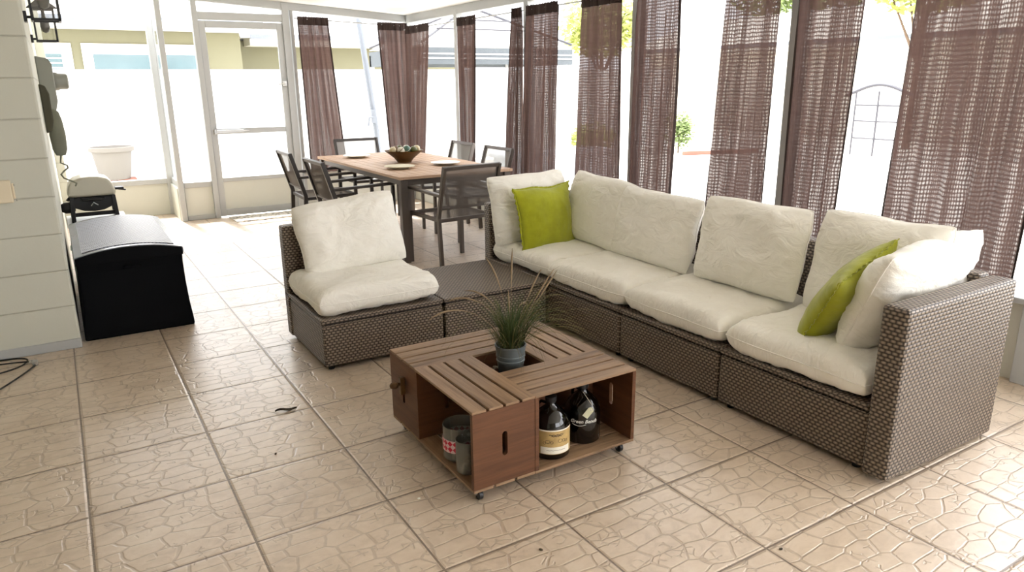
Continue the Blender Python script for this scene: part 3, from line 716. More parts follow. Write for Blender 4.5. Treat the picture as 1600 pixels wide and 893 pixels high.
def make_chair(label, loc, rz, m, sl):
    """faces +y; origin on the floor under the seat"""
    t = thing('dining_chair', label, 'chair', loc, rz, 'metal sling dining chairs')
    w, f, r_, zs, H = .25, .24, -.24, .425, .84
    for s_ in (-1, 1):
        MB().bar((s_*w, f, 0), (s_*w, f, .615), .034, .026, (0,1,0)).build('front_leg', m, t, bevel=.003)
        b = MB(); b.bar((s_*w, r_-.03, 0), (s_*w, r_, zs+.02), .026, .036, (0,1,0)).bar((s_*w, r_, zs+.015), (s_*w, r_-.115, H), .026, .036, (0,1,0))
        b.build('rear_leg', m, t, bevel=.003)
        b = MB(); b.bar((s_*w, r_-.05, .615), (s_*w, f+.02, .63), .038, .024); b.build('armrest', m, t, bevel=.005)
    b = MB()
    for s_ in (-1, 1): b.bar((s_*(w-.014), r_, zs-.012), (s_*(w-.014), f, zs-.005), .024, .030)
    b.bar((-w, f-.005, zs-.008), (w, f-.005, zs-.008), .024, .03); b.bar((-w, r_+.005, zs-.012), (w, r_+.005, zs-.012), .024, .03)
    b.build('seat_frame', m, t, bevel=.003)
    MB().bar((-w, r_-.113, H-.012), (w, r_-.113, H-.012), .024, .030, (0,-.27,1)).build('top_rail', m, t, bevel=.003)
    MB().bar((-w, r_-.022, zs+.085), (w, r_-.022, zs+.085), .02, .02).build('back_rail', m, t, bevel=.003)
    b = MB(); b.grid(lambda i, j: (-w+.018+(2*w-.036)*i/8, r_+.01+(f-r_-.02)*j/8, zs+.004-.012*math.sin(math.pi*i/8)), 9, 9)
    o = b.build('seat', sl, t, smooth=180, fix=False)
    b = MB(); b.grid(lambda i, j: (-w+.012+(2*w-.024)*i/8, r_-.022-.09*j/8-.012*math.sin(math.pi*i/8), zs+.09+(H-zs-.105)*j/8), 9, 9)
    b.build('backrest', sl, t, smooth=180, fix=False)
    return t
ch = make_chair('taupe sling armchair at the near end of the table, its back to the camera', (2.655, 5.27, 0), R(4), M['metal'], M['sling'])
c2 = make_chair('dark framed armchair on the left side of the table, nearer of the two', (2.13, 6.03, 0), R(-90), M['dmetal'], M['sling'])
dup(c2, (2.14, 6.98, 0), R(-92), 'dark framed armchair on the left side of the table, further towards the screen door')
c3 = make_chair('dark framed armchair at the far end of the table, facing the camera', (2.93, 7.83, 0), R(180), M['dmetal'], M['slingl'])
c4 = make_chair('pale mesh armchair on the window side of the table, nearer the sofa', (3.31, 6.17, 0), R(90), M['metal'], M['slingl'])
dup(c4, (3.33, 6.97, 0), R(88), 'pale mesh armchair on the window side of the table, further from the sofa')

bw = thing('bowl', 'wide dark wooden bowl of decorative balls in the middle of the table', 'bowl', (2.80, 6.50, TZ))
MB().lathe([(0,0),(.068,0),(.072,.012),(.095,.040),(.150,.085),(.182,.108),(.186,.114),(.176,.112),(.145,.090),(.09,.050),(.05,.030),(0,.026)], n=56).build('bowl_shell', M['bowl'], bw, smooth=50)
balls = [(-.125,-.02,.118,.034,'sand'),(-.06,.06,.118,.036,'umber'),(-.055,-.055,.113,.036,'ivory'),(.015,-.035,.122,.038,'teal'),(.075,-.055,.116,.035,'mossy'),(.130,-.005,.120,.034,'sand'),(.05,.06,.120,.036,'ivory'),(-.002,.0,.060,.036,'umber'),(0.0,.11,.122,.032,'mossy')]
bl = ['sandy ball at the left rim of the wooden bowl','brown ball at the back left in the wooden bowl','ivory ball at the front left in the wooden bowl','teal ball at the middle of the wooden bowl','moss green ball at the front right in the wooden bowl','sandy ball at the right rim of the wooden bowl','ivory ball at the back right in the wooden bowl','brown ball at the bottom of the bowl, under the teal one','moss green ball at the back of the wooden bowl']
for (x, y, z, r_, c), lb in zip(balls, bl):
    b = MB(); bmesh.ops.create_uvsphere(b.bm, u_segments=20, v_segments=12, radius=r_)
    o = b.build('decorative_ball', M[c], loc=(2.80+x, 6.50+y, TZ+z), rot=(x*9, y*9, 0), smooth=180); tag(o, lb, 'ball', 'decorative balls in the bowl')
    if c in ('teal', 'ivory', 'sand'):
        MB().tube([(r_*1.01*math.cos(k*math.pi/8), r_*1.01*math.sin(k*math.pi/8), .006*math.sin(k)) for k in range(17)], .0035, 6).build('raised_band', M['ivory' if c != 'ivory' else 'umber'], o, smooth=60)
for x, y, lb in ((2.585,7.22,'cream plate at the far left end of the table, nearest the far chair'),(2.545,6.02,'cream plate at the near left of the table, in front of the bowl'),(3.02,6.06,'cream plate on the right of the table, beside the bowl')):
    o = MB().lathe([(0,.001),(.072,.001),(.076,.005),(.118,.018),(.135,.022),(.136,.025),(.118,.022),(.074,.010),(0,.008)], n=48).build('plate', M['plate'], loc=(x,y,TZ), smooth=50); tag(o, lb, 'plate', 'cream plates on the dining table')

# ------------------------------------------------------------------ curtains and rods
def curtain(label, P0, P1, Q0, Q1, zt, zb, pleats, nrm, seed, amp=.030, trim_band=True):
    """P0,P1 = top ends, Q0,Q1 = bottom ends (xy); nrm = inward normal"""
    t = thing('curtain', label, 'curtain', ((P0[0]+P1[0])/2, (P0[1]+P1[1])/2, zb), 0, 'brown open-weave curtains')
    o0 = Vector(t.location); P0, P1, Q0, Q1 = (Vector((p[0], p[1], 0)) for p in (P0, P1, Q0, Q1)); N = Vector((nrm[0], nrm[1], 0))
    nu, nv = int(pleats*12)+1, 34
    b = MB(); uvL = b.bm.loops.layers.uv.new('UVMap'); rr = random.Random(seed); ph = [rr.uniform(-.5,.5) for _ in range(40)]
    wtop = (P1-P0).length; UV = {}
    def at(f, k, lift=0.0, out=0.0):
        base = (P0.lerp(P1, f)).lerp(Q0.lerp(Q1, f), k**1.1)
        ph_ = f*pleats*2*math.pi + ph[int(f*8)]*.3 + .9*noise.noise(Vector((f*3, k*1.2, seed)))
        a = amp*min(1, .38+.3*min(1, k*8)+k*.6)*(.65+.6*noise.noise(Vector((f*4, seed*2.0, 1))))
        d = a*math.sin(ph_) + .35*a*math.sin(ph_*2.3+k*2)
        p = base + N*(.045+d+out) - o0; p.z = (zt-zb)*(1-k)+lift
        return p
    def fn(i, j): return at(i/(nu-1), j/(nv-1))
    g = b.grid(fn, nu, nv)
    for i in range(nu):
        for j in range(nv): UV[g[i][j]] = (i/(nu-1)*wtop*2.0, zb+(zt-zb)*(1-j/(nv-1)))
    for fc in b.bm.faces:
        for l in fc.loops: l[uvL].uv = UV[l.vert]
    b.build('panel', M['curtain'], t, uv=False, smooth=180, fix=False)
    # dark rod-pocket heading and the hemmed leading edge
    b = MB(); uvL = b.bm.loops.layers.uv.new('UVMap')
    def hd(i, j):
        f = i/(nu-1); kk = max(0, (j-1)*.012)
        return at(f, kk, (.028+.004*math.sin(i*1.7) if j == 0 else 0), .006+.004*math.sin(i*1.6)*(1 if j < 4 else .3))
    b.grid(hd, nu, 5); b.build('heading', M['heading'], t, uv=False, smooth=180, fix=False)
    for ii, s_ in ((0, 1), (nu-1, -1)):
        b = MB(); ed = [fn(ii, j) for j in range(nv)]; e2 = [fn(min(max(ii+s_*1, 0), nu-1), j) for j in range(nv)]
        b.grid(lambda i, j: (ed[i] if j == 0 else ed[i]+(e2[i]-ed[i]).normalized()*.018)+N*.002, nv, 2)
        b.build('side_hem', M['heading'], t, uv=False, smooth=180, fix=False)
    return t
M['heading'] = m_fabric('dense_brown_cloth', (64,52,49), tint=(52,42,40), sheen=0)
XC, YC = 3.785, 8.60
ZTB = 2.155
cb = [('leftmost curtain, hanging beside the screen door', 2.475, 2.83, 2.49, 2.94, 5), ('curtain on the back wall left of the room corner, behind the far chair', 3.42, 3.80, 3.50, 3.80, 5)]
for lb, a0, a1, b0, b1, n_ in cb: curtain('brown '+lb, (a0,YC), (a1,YC), (b0,YC), (b1,YC), ZTB-.045*(a0-2.4)/1.4, .44, n_, (0,-1), len(lb))
cr_ = [('curtain on the window wall just right of the room corner', 8.44,7.80, 8.52,8.10, 4),
       ('narrow curtain hanging behind the two pale mesh chairs', 7.12,6.72, 7.10,6.80, 3.5),
       ('flared thin curtain left of the post, behind the pale chairs', 6.02,5.86, 6.20,5.88, 3),
       ('dark full curtain right of the post, between dining table and sofa corner', 5.78,5.28, 5.88,5.34, 5),
       ('sunlit gridded curtain above the sofa corner, left of a white post', 4.96,4.46, 5.03,4.44, 4),
       ('dark folded curtain right of the white post above the second back cushion', 4.29,3.84, 4.32,3.86, 4.5),
       ('gridded curtain above the lone back cushion, left of a white post', 3.44,3.02, 3.52,3.04, 4),
       ('dark pleated curtain right of the white post, next to the gate view', 2.89,2.47, 2.89,2.53, 4),
       ('widest curtain, rightmost, above the end unit of the sofa', 2.20,1.52, 2.25,1.56, 5)]
for lb, a0, a1, b0, b1, n_ in cr_: curtain('brown '+lb, (XC,a0), (XC,a1), (XC,b0), (XC,b1), 2.075, .42, n_, (-1,0), len(lb)+3)
o = MB().tube([(XC-.035,-.5,2.07),(XC-.035,8.52,2.07)], .007, 10).build('curtain_rod', M['white'], smooth=60); tag(o, 'long white curtain rod along the window wall', 'curtain rod')
o = MB().tube([(2.44,YC-.035,2.16),(3.74,YC-.035,2.115)], .007, 10).build('curtain_rod', M['white'], smooth=60); tag(o, 'short white curtain rod on the back wall', 'curtain rod')

# ------------------------------------------------------------------ deck box, grill corner
db = thing('deck_box', 'black resin storage box with basketweave lid by the white block wall', 'storage box', (.26, 4.73, 0))
b = MB(); rows = [(0,.302,0),(.04,.300,.002),(.15,.290,.012),(.28,.284,.018),(.40,.282,.020),(.475,.285,.016)]; DPT = 1.22
vs = []
for z, hw, iy in rows: vs.append([b.bm.verts.new(p) for p in ((-hw,iy,z),(hw,iy,z),(hw,DPT-iy,z),(-hw,DPT-iy,z))])
for i in range(len(vs)-1):
    for k in range(4): b.bm.faces.new((vs[i][k], vs[i][(k+1)%4], vs[i+1][(k+1)%4], vs[i+1][k]))
b.bm.faces.new(vs[0][::-1]); b.bm.faces.new(vs[-1])
b.build('body', M['navy'], db, bevel=.012)
b = MB()
def lidz(x): return .505+.040*(1-(x/.29)**2)
N = 14
prof = [(-.29+.58*i/N, lidz(-.29+.58*i/N)) for i in range(N+1)] + [(.29,.470),(-.29,.470)]
b.prism(prof, lambda p: (p[0], -.012, p[1]), lambda p: (p[0], DPT+.012, p[1]))
b.build('lid', M['lidrim'], db, bevel=.006)
b = MB(); b.prism([(-.245+.49*i/N, lidz(-.245+.49*i/N)+.004) for i in range(N+1)]+[(.245-.49*i/N, lidz(.245-.49*i/N)-.01) for i in range(N+1)], lambda p: (p[0], .045, p[1]), lambda p: (p[0], DPT-.05, p[1]))
b.build('woven_lid_panel', M['lid'], db)
b = MB(); b.prism([(-.283+.566*i/N, lidz(-.283+.566*i/N)-.004) for i in range(N+1)]+[(.286,.46),(-.286,.46)], lambda p: (p[0], -.020, p[1]), lambda p: (p[0], -.0125, p[1])); b.build('lid_front_skirt', M['navy'], db, bevel=.003)
b = MB(); b.box(-.045,.055,.008,.022,.405,.425); b.build('hand_grip', M['navy'], db, bevel=.004)

gt = thing('grill_cart', 'low white folding table under the portable grill', 'table', (.15, 6.78, 0))
b = MB(); b.box(-.19,.24,-.26,.26,.385,.41); b.build('tabletop', M['wht'], gt, bevel=.006)
for sx in (-.165,.215):
    for sy in (-.23,.23): MB().tube([(sx,sy,0),(sx,sy,.386)], .012, 8).build('leg', M['wht'], gt, smooth=60)
gr = thing('portable_grill', 'portable gas grill with pale domed lid on the white table', 'grill', (.165, 6.78, .41))
b = MB(); pr_ = [(-.165,.195),(-.17,.225),(-.155,.285),(-.125,.330),(-.06,.348),(0,.352),(.06,.348),(.125,.330),(.155,.285),(.17,.225),(.165,.195)]
b.prism(pr_, lambda p: (p[0], -.15+.0*p[1], p[1]), lambda p: (p[0], .15, p[1])); b.build('lid', M['grillid'], gr, bevel=.02, segs=3)
b = MB(); b.prism([(-.155,.19),(.155,.19),(.15,.12),(.07,.085),(0,.078),(-.07,.085),(-.15,.12)], lambda p: (p[0],-.15,p[1]), lambda p: (p[0],.15,p[1])); b.build('cookbox', M['grillbk'], gr, bevel=.006)
b = MB()
for s_ in (-1,1): b.bar((s_*.145,-.155,.20),(s_*.155,-.16,0),.03,.03,(0,1,0)).bar((s_*.145,.155,.20),(s_*.155,.16,0),.03,.03,(0,1,0)).bar((s_*.15,-.16,.02),(s_*.15,.16,.02),.025,.025)
b.box(-.15,.15,-.165,-.14,.045,.075); b.build('stand_frame', M['grillbk'], gr, bevel=.004)
MB().tube([(-.08,-.158,.185),(-.075,-.19,.172),(.075,-.19,.172),(.08,-.158,.185)], .008, 8).build('lid_handle', M['grillbk'], gr, smooth=60)
b = MB(); b.box(.17,.235,-.05,.05,.225,.243).bar((.16,0,.232),(.25,-.02,.215),.02,.012); b.build('side_handle', M['grillbk'], gr, bevel=.004)
MB().tube([(-.02,-.165,.125),(0,-.168,.152),(.03,-.166,.128)], .004, 6).build('igniter_loop', M['chrome'], gr)
b = MB(); b.lathe([(0,-.05),(.03,-.048),(.045,-.02),(.045,.02),(.03,.048),(0,.05)], (-.178,-.10,.115), 16, 'x').bar((-.178,-.1,.17),(-.15,-.1,.20),.02,.02); b.build('gas_bottle', M['grillbk'], gr, smooth=50)
o = MB().box(-.045,.055,0,.16,0,.27).box(-.05,.06,-.005,.165,.27,.29).build('plastic_bin', M['mint'], loc=(.005, 6.18, 0), bevel=.01); tag(o, 'mint grey plastic bin squeezed behind the black storage box', 'bin')

# wall mounted things
def lantern(label, y, z):
    t = thing('wall_lantern', label, 'lantern', (XL, y, z), 0, 'black wall lanterns')
    cx, w, h = .105, .066, .24
    b = MB(); b.box(0,.016,-.05,.05,-.005,.05).bar((.016,0,.022),(cx-w,0,.022),.018,.014)
    b.build('bracket', M['black'], t, bevel=.002)
    b = MB()
    for sx in (-1,1):
        for sy in (-1,1): b.box(cx+sx*w-.006, cx+sx*w+.006, sy*w-.006, sy*w+.006, 0, h)
    for z0 in (0, h-.012):
        for s_ in (-1,1): b.box(cx-w, cx+w, s_*w-.006, s_*w+.006, z0, z0+.014); b.box(cx+s_*w-.006, cx+s_*w+.006, -w, w, z0, z0+.014)
    b.build('frame', M['black'], t)
    MB().lathe([(w*1.5,h),(w*1.5,h+.006),(w*.5,h+.06),(.01,h+.075),(.01,h+.09),(0,h+.09)], (cx,0,0), 4).build('roof_cap', M['black'], t)
    b = MB()
    for s_ in (-1,1): b.box(cx-w+.006, cx+w-.006, s_*w-.001, s_*w+.001, .014, h-.012); b.box(cx+s_*w-.001, cx+s_*w+.001, -w+.006, w-.006, .014, h-.012)
    b.build('glass_panes', M['glass'], t)
    MB().lathe([(.012,h),(.012,h-.05),(.014,h-.06),(.030,h-.10),(.032,h-.13),(.022,h-.165),(0,h-.175)], (cx,0,0), 16).build('bulb', M['bulb'], t, smooth=60)
lantern('black box wall lantern nearest the camera, cut by the top of the photo', 5.02, 1.80)
lantern('smaller looking black wall lantern further along the block wall', 6.75, 1.775)
mt = thing('electric_meter', 'grey electric meter enclosure on the house wall', 'meter', (XL, 7.0, 1.16))
MB().prism([(0,0),(.06,.02),(.105,.18),(.105,.46),(.085,.50),(0,.52)], lambda p: (p[0],-.14,p[1]), lambda p: (p[0],.14,p[1])).build('enclosure', M['meter'], mt, bevel=.008)
MB().lathe([(.07,0),(.07,.02),(.062,.03),(.06,.085),(.05,.095),(0,.098)], (.105,0,.33), 24, 'x').build('dial_cover', M['meter'], mt, smooth=40)
MB().tube([(.05,.02,.01),(.05,.02,-.09),(.075,.02,-.11)], .014, 8).build('conduit', M['meter'], mt, smooth=60)
o = MB().prism([(0,0),(.035,.02),(.05,.08),(.052,.25),(.035,.30),(0,.315)], lambda p: (p[0],-.08,p[1]), lambda p: (p[0],.08,p[1])).build('hanging_pouch', M['olive'], loc=(XL+.004, 5.75, 1.155), bevel=.01); tag(o, 'dark olive canvas pouch hanging on the block wall under the meter', 'pouch')
o = MB().lathe([(0,-.205),(.03,-.2),(.045,-.16),(.05,-.06),(.043,.04),(.03,.1),(0,.12)], n=20).build('garment_bag', M['greyc'], loc=(XL+.062, 6.12, 1.18), smooth=60); tag(o, 'grey green rolled cover hanging below the dark olive pouch', 'cover')
cc = [(XL+.06,6.12,.975)]+[(XL+.05+.035*math.sin(k*1.1)+.006*k, 6.12-.04*math.cos(k*1.1), .93-.022*k) for k in range(9)]
o = MB().tube(cc, .006, 7).build('cord', M['greyc'], smooth=60); tag(o, 'grey looped cord dangling from the rolled cover', 'cord')
ob = thing('outlet_box', 'ivory outlet cover box on the block wall, cut by the left edge', 'outlet', (-.283, 4.655, .86))
MB().box(-.06,.035,-.038,0,0,.118).build('cover', M['outlet'], ob, bevel=.006)
MB().box(.036,.046,-.028,-.004,.02,.10).build('hinge_side', M['outlet'], ob, bevel=.003)
for zz in (.012,.092): MB().lathe([(.006,0),(.006,.004)], (.0455,-.02,zz), 10, 'x').build('hinge_knob', M['meter'], ob)
# coiled cable on the tiles
pts = []
P = [(-.75,4.60),(-.52,4.635),(-.40,4.63),(-.335,4.59),(-.33,4.53),(-.37,4.46),(-.47,4.41),(-.62,4.42),(-.75,4.50),(-.70,4.57),(-.55,4.555),(-.40,4.53),(-.315,4.505)]
P2 = [(-.285,4.475),(-.30,4.42),(-.345,4.32),(-.41,4.20),(-.50,4.05),(-.62,3.86),(-.78,3.7)]
def smoothpath(P, z):
    v = [Vector((p[0], p[1], z)) for p in P]; out = []
    for i in range(len(v)-1):
        p0, p1, p2, p3 = v[max(i-1,0)], v[i], v[i+1], v[min(i+2, len(v)-1)]
        for k in range(8):
            t_ = k/8; out.append(.5*((2*p1)+(p2-p0)*t_+(2*p0-5*p1+4*p2-p3)*t_**2+(3*p1-p0-3*p2+p3)*t_**3))
    return out+[v[-1]]
cbl = thing('coiled_cable', 'black coaxial cable coiled on the tiles by the block wall', 'cable', (-.40, 4.5, 0))
q = smoothpath(P, .005)
for i, p in enumerate(q): p.z += .008*min(1, max(0, (i-56)/10))
sh_ = Vector((.40,-4.5,0))
MB().tube([p+sh_ for p in q]+[Vector((-.30,4.505,.013))+sh_], .0042, 8).build('loop', M['cable'], cbl, smooth=60)
MB().tube([p+sh_ for p in smoothpath(P2, .006)], .0042, 8).build('tail', M['cable'], cbl, smooth=60)
b = MB(); b.tube([(.085,-.005,.014),(.112,-.012,.014)], .010, 10).box(.098,.125,-.05,-.015,.003,.024); b.build('connector', M['chrome'], cbl, bevel=.002)

o = MB().box(-.38,.42,-.20,.16,0,.012).build('door_mat', M['mat'], loc=(1.90, 8.42, 0), rot=(0,0,R(2)), bevel=.004); tag(o, 'patterned grey doormat in front of the screen door', 'mat')
# dry leaf and crumbs on the tiles
b = MB(); b.grid(lambda i, j: ((i-4)*.012, (j-2)*.007*(1-((i-4)/4.6)**2), .004+.004*math.sin(i*.9)+.003*abs(j-2)), 9, 5)
o = b.build('dry_leaf', M['brownleaf'], loc=(.705,3.145,.001), rot=(0,0,R(-12)), smooth=180, fix=False); s_ = o.modifiers.new('t','SOLIDIFY'); s_.thickness = .001; tag(o, 'small dry brown leaf lying on the tiles left of the coffee table', 'leaf')
for i, (x, y, lb) in enumerate(((.915,2.145,'white bit of grit on the tiles by the left crate corner'),(.56,2.76,'tiny dark crumb on the open tiles left of the coffee table'),(1.12,1.66,'tiny brown crumb on the tiles in front of the coffee table'),(1.77,1.25,'tiny dark crumb on the tiles in front of the sofa arm'))):
    b = MB(); bmesh.ops.create_icosphere(b.bm, subdivisions=1, radius=1, matrix=Matrix.Diagonal((.008,.005,.0035,1)))
    o = b.build('floor_crumb', M['paper'] if i == 0 else M['brownleaf'], loc=(x,y,.003), rot=(0,0,i)); tag(o, lb, 'crumb', 'crumbs on the tiles')

# ------------------------------------------------------------------ outside
struct(MB().box(-30, 45, -25, 55, -.2, -.105).build('ground_outside', M['ground']))
b = MB()
fx = -4.0
fence = thing('vinyl_fence', 'tall white vinyl fence across the yard behind the patio', 'fence', (3, 13.2, -.1))
b.box(-8, 9.5, 0, .03, .06, 1.70).box(-8, 9.5, -.03, .06, 1.70, 1.80).box(-8, 9.5, -.03, .06, .06, .16); b.build('panel', M['fence'], fence)
for k in range(10): MB().box(-8+k*1.94-.06,-8+k*1.94+.06,-.05,.07,0,1.80).build('post', M['fence'], fence)
lw = MB().box(5.6,7.6,9.2,9.6,-.105,.36).box(5.55,7.65,9.15,9.65,.36,.41).build('wall_low', M['kerb']); struct(lw)
# neighbour house behind the fence
nh = thing('neighbour_house', 'olive beige single-storey house behind the white fence', 'house', (1.0, 17, -.1))
MB().box(-8,2.65,0,6,0,2.70).build('wall', M['stucco'], nh)
MB().box(2.65,9,2.2,6,0,2.58).build('wing_wall', M['stucco'], nh)
b = MB(); b.box(-8.5,2.95,-.75,-.02,2.62,2.76); b.build('fascia', M['whouse'], nh)
MB().box(-8.5,2.97,-.85,-.751,2.74,2.82).build('gutter', M['gutter'], nh)
MB().hexa([(-8.5,-.8,2.80),(2.95,-.8,2.80),(2.95,6,2.80),(-8.5,6,2.80),(-8.5,2.6,4.1),(1.2,2.6,4.1),(1.2,3.2,4.1),(-8.5,3.2,4.1)]).build('roof', M['roof'], nh)
MB().box(3.2,9.4,1.5,2.2,2.45,2.62).build('wing_fascia', M['whouse'], nh)
MB().box(3.2,9.4,1.42,1.5,2.60,2.70).build('wing_gutter', M['gutter'], nh)
MB().hexa([(3.0,1.5,2.62),(9.4,1.5,2.62),(9.4,6,2.62),(3.0,6,2.62),(3.0,4,3.6),(9.0,4,3.6),(9.0,4.5,3.6),(3.0,4.5,3.6)]).build('wing_roof', M['roof'], nh)
for x0, x1 in ((-1.35,-.52),(-.35,1.95)):
    f = MB().box(x0,x1,-.05,-.001,.9,2.36).build('window', M['whouse'], nh); MB().box(x0+.18,x1-.18,-.058,-.051,1.0,2.16).build('pane', M['wglass'], f)
    for k in range(4 if x0 < -1 else 1): MB().box(x0+.18,x1-.18,-.066,-.0585,1.80+k*.09,1.825+k*.09).build('shutter_slat', M['whouse'], f)
wh = thing('white_house', 'white single-storey house on the right beyond the garden gate', 'house', (19, 12, -.1))
MB().box(0,6,-9,9,0,2.4).build('wall', M['whouse'], wh); MB().box(-.7,.02,-9.4,9.4,2.36,2.56).build('fascia', M['whouse'], wh); MB().box(-.78,-.70,-9.4,9.4,2.5,2.6).build('gutter', M['gutter'], wh)
MB().hexa([(-.7,-9.4,2.58),(6.5,-9.4,2.58),(6.5,9.4,2.58),(-.7,9.4,2.58),(2.6,-9.4,3.7),(3.2,-9.4,3.7),(3.2,9.4,3.7),(2.6,9.4,3.7)]).build('roof', M['whouse'], wh)
gtq = thing('garden_gate', 'pale arched iron garden gate beyond the right window wall', 'gate', (14.3, 8.9, -.1))
b = MB(); b.tube([(0,-.75+.1*k, 1.30+.13*math.sin(math.pi*(k-3)/10)) for k in range(16)], .034, 8); b.build('arched_top_rail', M['gatem'], gtq, smooth=60)
for y in (-.45,.05,.55): MB().tube([(0,y,0),(0,y,1.30)], .018, 8).build('upright', M['gatem'], gtq)
for z in (.35,.7,1.02): MB().tube([(0,-.45,z),(0,.55,z)], .014, 8).build('cross_bar', M['gatem'], gtq)
MB().box(.02,.04,-.43,.53,.06,1.05).build('panel', M['fence'], gtq)
gz = thing('gazebo', 'white framed gazebo with a dark netting valance in the back yard', 'gazebo', (6.1, 11.2, -.1))
for sx in (-1.35,1.35):
    for sy in (-1,1): MB().box(sx-.03,sx+.03,sy-.03,sy+.03,0,2.0).build('leg', M['white'], gz)
b = MB(); b.box(-1.38,1.38,-1.04,-1.02,1.82,2.06).box(-1.38,1.38,1.02,1.04,1.82,2.06).box(-1.38,-1.36,-1.02,1.02,1.82,2.06).box(1.36,1.38,-1.02,1.02,1.82,2.06); b.build('valance', M['dvalance'], gz)
b = MB()
for z in (1.90,1.96): b.box(-1.37,1.37,-1.052,-1.041,z,z+.018)
b.build('valance_tape', M['fence'], gz)
b = MB()
for sx in (-1,1):
    for sy in (-1,1): b.tube([(sx*1.36,sy*1.05,2.13),(0,0,2.76)], .02, 6)
for z, k in ((2.26,.70),(2.42,.43)): b.tube([(-1.36*k,-1.03*k,z+.09),(1.36*k,-1.03*k,z+.09)], .012, 6)
b.build('roof_frame', M['gatem'], gz)
b = MB(); vv = [b.bm.verts.new(p) for p in ((-1.37,-1.04,2.09),(1.37,-1.04,2.09),(1.37,1.04,2.09),(-1.37,1.04,2.09),(0,0,2.70))]
for k in range(4): b.bm.faces.new((vv[k], vv[(k+1)%4], vv[4]))
o = b.build('canopy', M['sunsh'], gz); s_ = o.modifiers.new('t','SOLIDIFY'); s_.thickness = .004
um = thing('cantilever_umbrella', 'closed white cantilever umbrella on a grey leaning pole outside the back screens', 'umbrella', (3.80, 9.9, -.1))
MB().tube([(.10,0,0),(.06,0,.9),(-.14,0,2.75)], .040, 12).build('pole', M['gutter'], um, smooth=60)
MB().tube([(-.14,0,2.72),(.2,0,2.95),(.42,0,2.8)], .03, 10).build('arm', M['gutter'], um, smooth=60)
MB().box(-.03,.03,-.09,.0,1.02,1.2).tube([(0,-.08,1.1),(-.08,-.12,1.1),(-.10,-.12,.98)], .014, 8).build('crank', M['gutter'], um, bevel=.004)
b = MB(); b.grid(lambda i, j: ((.42+(.05+.14*math.sin(min(1,j/11*1.25)*math.pi*.62)+.022*math.sin(i*5*math.pi/12))*math.cos(2*math.pi*i/48)+.10*j/11), .05+(.05+.12*math.sin(min(1,j/11*1.2)*math.pi*.62)+.022*math.sin(i*5*math.pi/12))*math.sin(2*math.pi*i/48), 2.78-1.85*j/11), 48, 12, closed_u=True)
b.build('folded_canopy', M['sunsh'], um, smooth=180)
MB().lathe([(0,0),(.3,0),(.3,.06),(.06,.09),(0,.09)], (.10,0,0), 20).build('base', M['gutter'], um)
MB().lathe([(.17,1.62),(.185,1.66),(.17,1.70)], (.50,.05,0), 24).build('tie_strap', M['kerb'], um)
pt = thing('planter_urn', 'pale clay planter pot on stacked bricks outside the left screen', 'planter', (.66, 12.55, .096))
MB().lathe([(0,0),(.20,0),(.22,.05),(.27,.40),(.31,.42),(.31,.48),(.28,.48),(.26,.42),(0,.40)], n=32).build('pot', M['terra'], pt, smooth=40)
MB().lathe([(0,.401),(.255,.41),(0,.43)], n=20).build('soil', M['soil'], pt)
for x, z, lb in ((.515,-.105,'lower left red brick under the clay planter'),(.80,-.105,'lower right red brick under the clay planter'),(.52,-.004,'upper left red brick under the clay planter'),(.805,-.004,'upper right red brick under the clay planter')):
    o = MB().box(-.135,.135,-.16,.16,0,.098).build('loose_brick', M['brick'], loc=(x, 12.55, z), bevel=.006); tag(o, lb, 'brick', 'stacked bricks under the planter')
o = MB().box(-.9,.9,-.06,.06,0,.08).build('brick_edging', M['brick'], loc=(12.3,11.2,-.105), rot=(0,0,R(-18)), bevel=.01); tag(o, 'low red brick garden edging beyond the window wall', 'edging')
def foliage(b, c, rad, n, s, rr):
    for i in range(n):
        d = Vector((rr.gauss(0,1), rr.gauss(0,1), rr.gauss(0,1))).normalized()*(rr.random()**.4)
        p = Vector(c)+Vector((d.x*rad[0], d.y*rad[1], d.z*rad[2]))
        a = Vector((rr.gauss(0,1), rr.gauss(0,1), rr.gauss(0,1))).normalized()*s*rr.uniform(.6,1.3); w = a.orthogonal().normalized()*s*.4
        b.bm.faces.new([b.bm.verts.new(q) for q in (p-a, p+w, p+a, p-w)])
def tree(name, label, loc, hgt, rad, mat, n, s, seed, cat='tree'):
    rr = random.Random(seed); t = thing(name, label, cat, loc)
    b = MB(); foliage(b, (0,0,hgt), rad, n, s, rr)
    for k in range(4): foliage(b, (rr.uniform(-.6,.6)*rad[0], rr.uniform(-.6,.6)*rad[1], hgt+rr.uniform(-.4,.5)*rad[2]), tuple(r_*.55 for r_ in rad), n//5, s, rr)
    b.build('foliage', M[mat], t, fix=False, uv=False)
    b = MB(); b.tube([(0,0,0),(.05*hgt*.2,0,hgt*.5),(0,.03,hgt)], [.06*rad[0],.05*rad[0],.02*rad[0]], 8)
    for k in range(4): b.tube([(0,0,hgt*.5),(rr.uniform(-.6,.6)*rad[0], rr.uniform(-.6,.6)*rad[1], hgt)], [.03*rad[0],.008*rad[0]], 6)
    b.build('trunk', M['bark'], t)
    return t
tree('yellow_green_tree', 'yellow green tree above the neighbour house roof, over the screen door', (5.2,25.5,-.1), 4.7, (1.7,1.2,.9), 'leafy', 1500, .16, 1)
tree('yellow_green_tree', 'yellow green tree behind the gazebo, over the room corner', (9.4,25.5,-.1), 4.6, (2.2,1.2,1.0), 'leafy', 1500, .16, 2)
tree('yellow_green_tree', 'yellow green tree seen between two curtains, right of the gazebo', (14.0,17.6,-.1), 3.2, (1.3,1.2,1.0), 'leafy', 1600, .14, 3)
tree('green_tree', 'green tree rising behind the white house, over the middle of the sofa', (27,21,-.1), 5.2, (2.6,3.0,1.5), 'leafg', 1800, .22, 4)
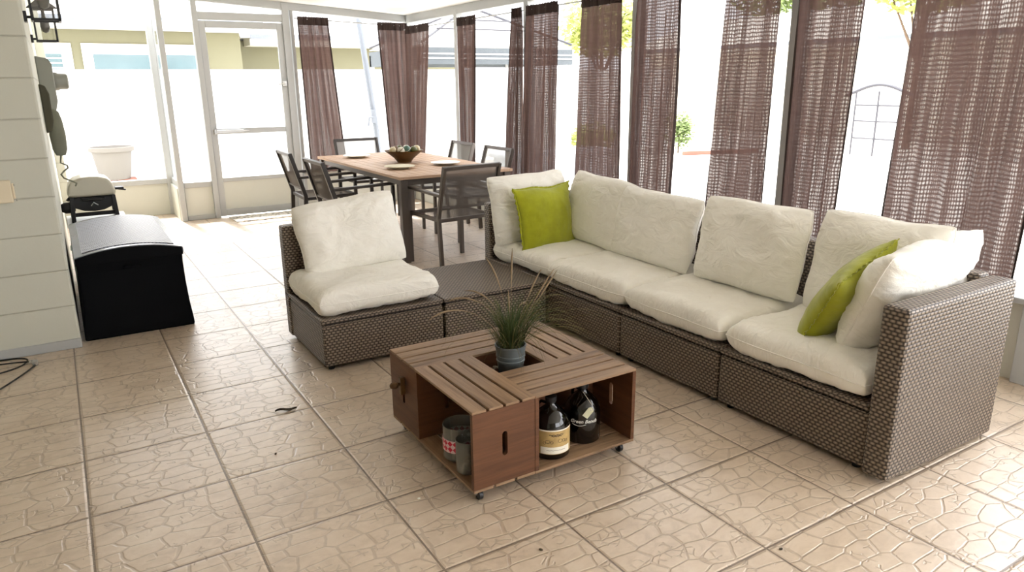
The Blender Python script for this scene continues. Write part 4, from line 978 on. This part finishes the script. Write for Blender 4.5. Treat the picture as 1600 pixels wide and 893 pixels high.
tree('green_tree', 'green drooping tree at the top, right above the garden gate', (16.6,9.6,-.1), 3.75, (1.3,1.5,.85), 'leafy', 1900, .14, 5)
tree('garden_shrub', 'yellowish shrub by the fence, seen between curtains above the lime pillow', (9.6,12.3,-.1), .38, (.55,.4,.36), 'leafy', 800, .05, 6, 'shrub')
tree('garden_shrub', 'green shrub by the brick edging beyond the window wall', (11.7,11.9,-.1), .50, (.30,.4,.45), 'leafg', 700, .05, 7, 'shrub')

# ------------------------------------------------------------------ light and camera
wd = bpy.data.worlds.new('sky'); SC.world = wd; wd.use_nodes = True
nt = wd.node_tree; bg = nt.nodes['Background']; bg.inputs[0].default_value = (.975,.975,1,1); bg.inputs[1].default_value = 2.6
sun = bpy.data.lights.new('sun', 'SUN'); sun.energy = 4.5; sun.angle = R(3); sun.color = (1,.965,.93)
so = bpy.data.objects.new('sun', sun); COL.objects.link(so); so.rotation_euler = (R(-33), R(-3), 0)
cam = bpy.data.cameras.new('camera'); co = bpy.data.objects.new('camera', cam); COL.objects.link(co); SC.camera = co
f_, pi_, ro_, ya_ = 1127.0, .275004822, -.010283, .551601476
fw = Vector((math.sin(ya_)*math.cos(pi_), math.cos(ya_)*math.cos(pi_), -math.sin(pi_))); r_ = Vector((math.cos(ya_), -math.sin(ya_), 0)); u_ = r_.cross(fw)
r2 = r_*math.cos(ro_)+u_*math.sin(ro_); u2 = -r_*math.sin(ro_)+u_*math.cos(ro_)
mw = Matrix((r2, u2, -fw)).transposed().to_4x4(); mw.translation = (0,0,1.44774); co.matrix_world = mw
cam.sensor_width = 36; cam.lens = f_*36/1600; cam.clip_start = .05; cam.clip_end = 300
vs_ = SC.view_settings; SC.display_settings.display_device = 'sRGB'
vs_.view_transform = 'Standard'; vs_.look = 'None'; vs_.gamma = 1; vs_.use_curve_mapping = False; vs_.exposure = 1.42
SC.cycles.max_bounces = 10; SC.cycles.diffuse_bounces = 6; SC.cycles.transparent_max_bounces = 16; SC.cycles.use_denoising = True
SC.cycles.sample_clamp_indirect = 6; SC.cycles.caustics_reflective = False; SC.cycles.caustics_refractive = False
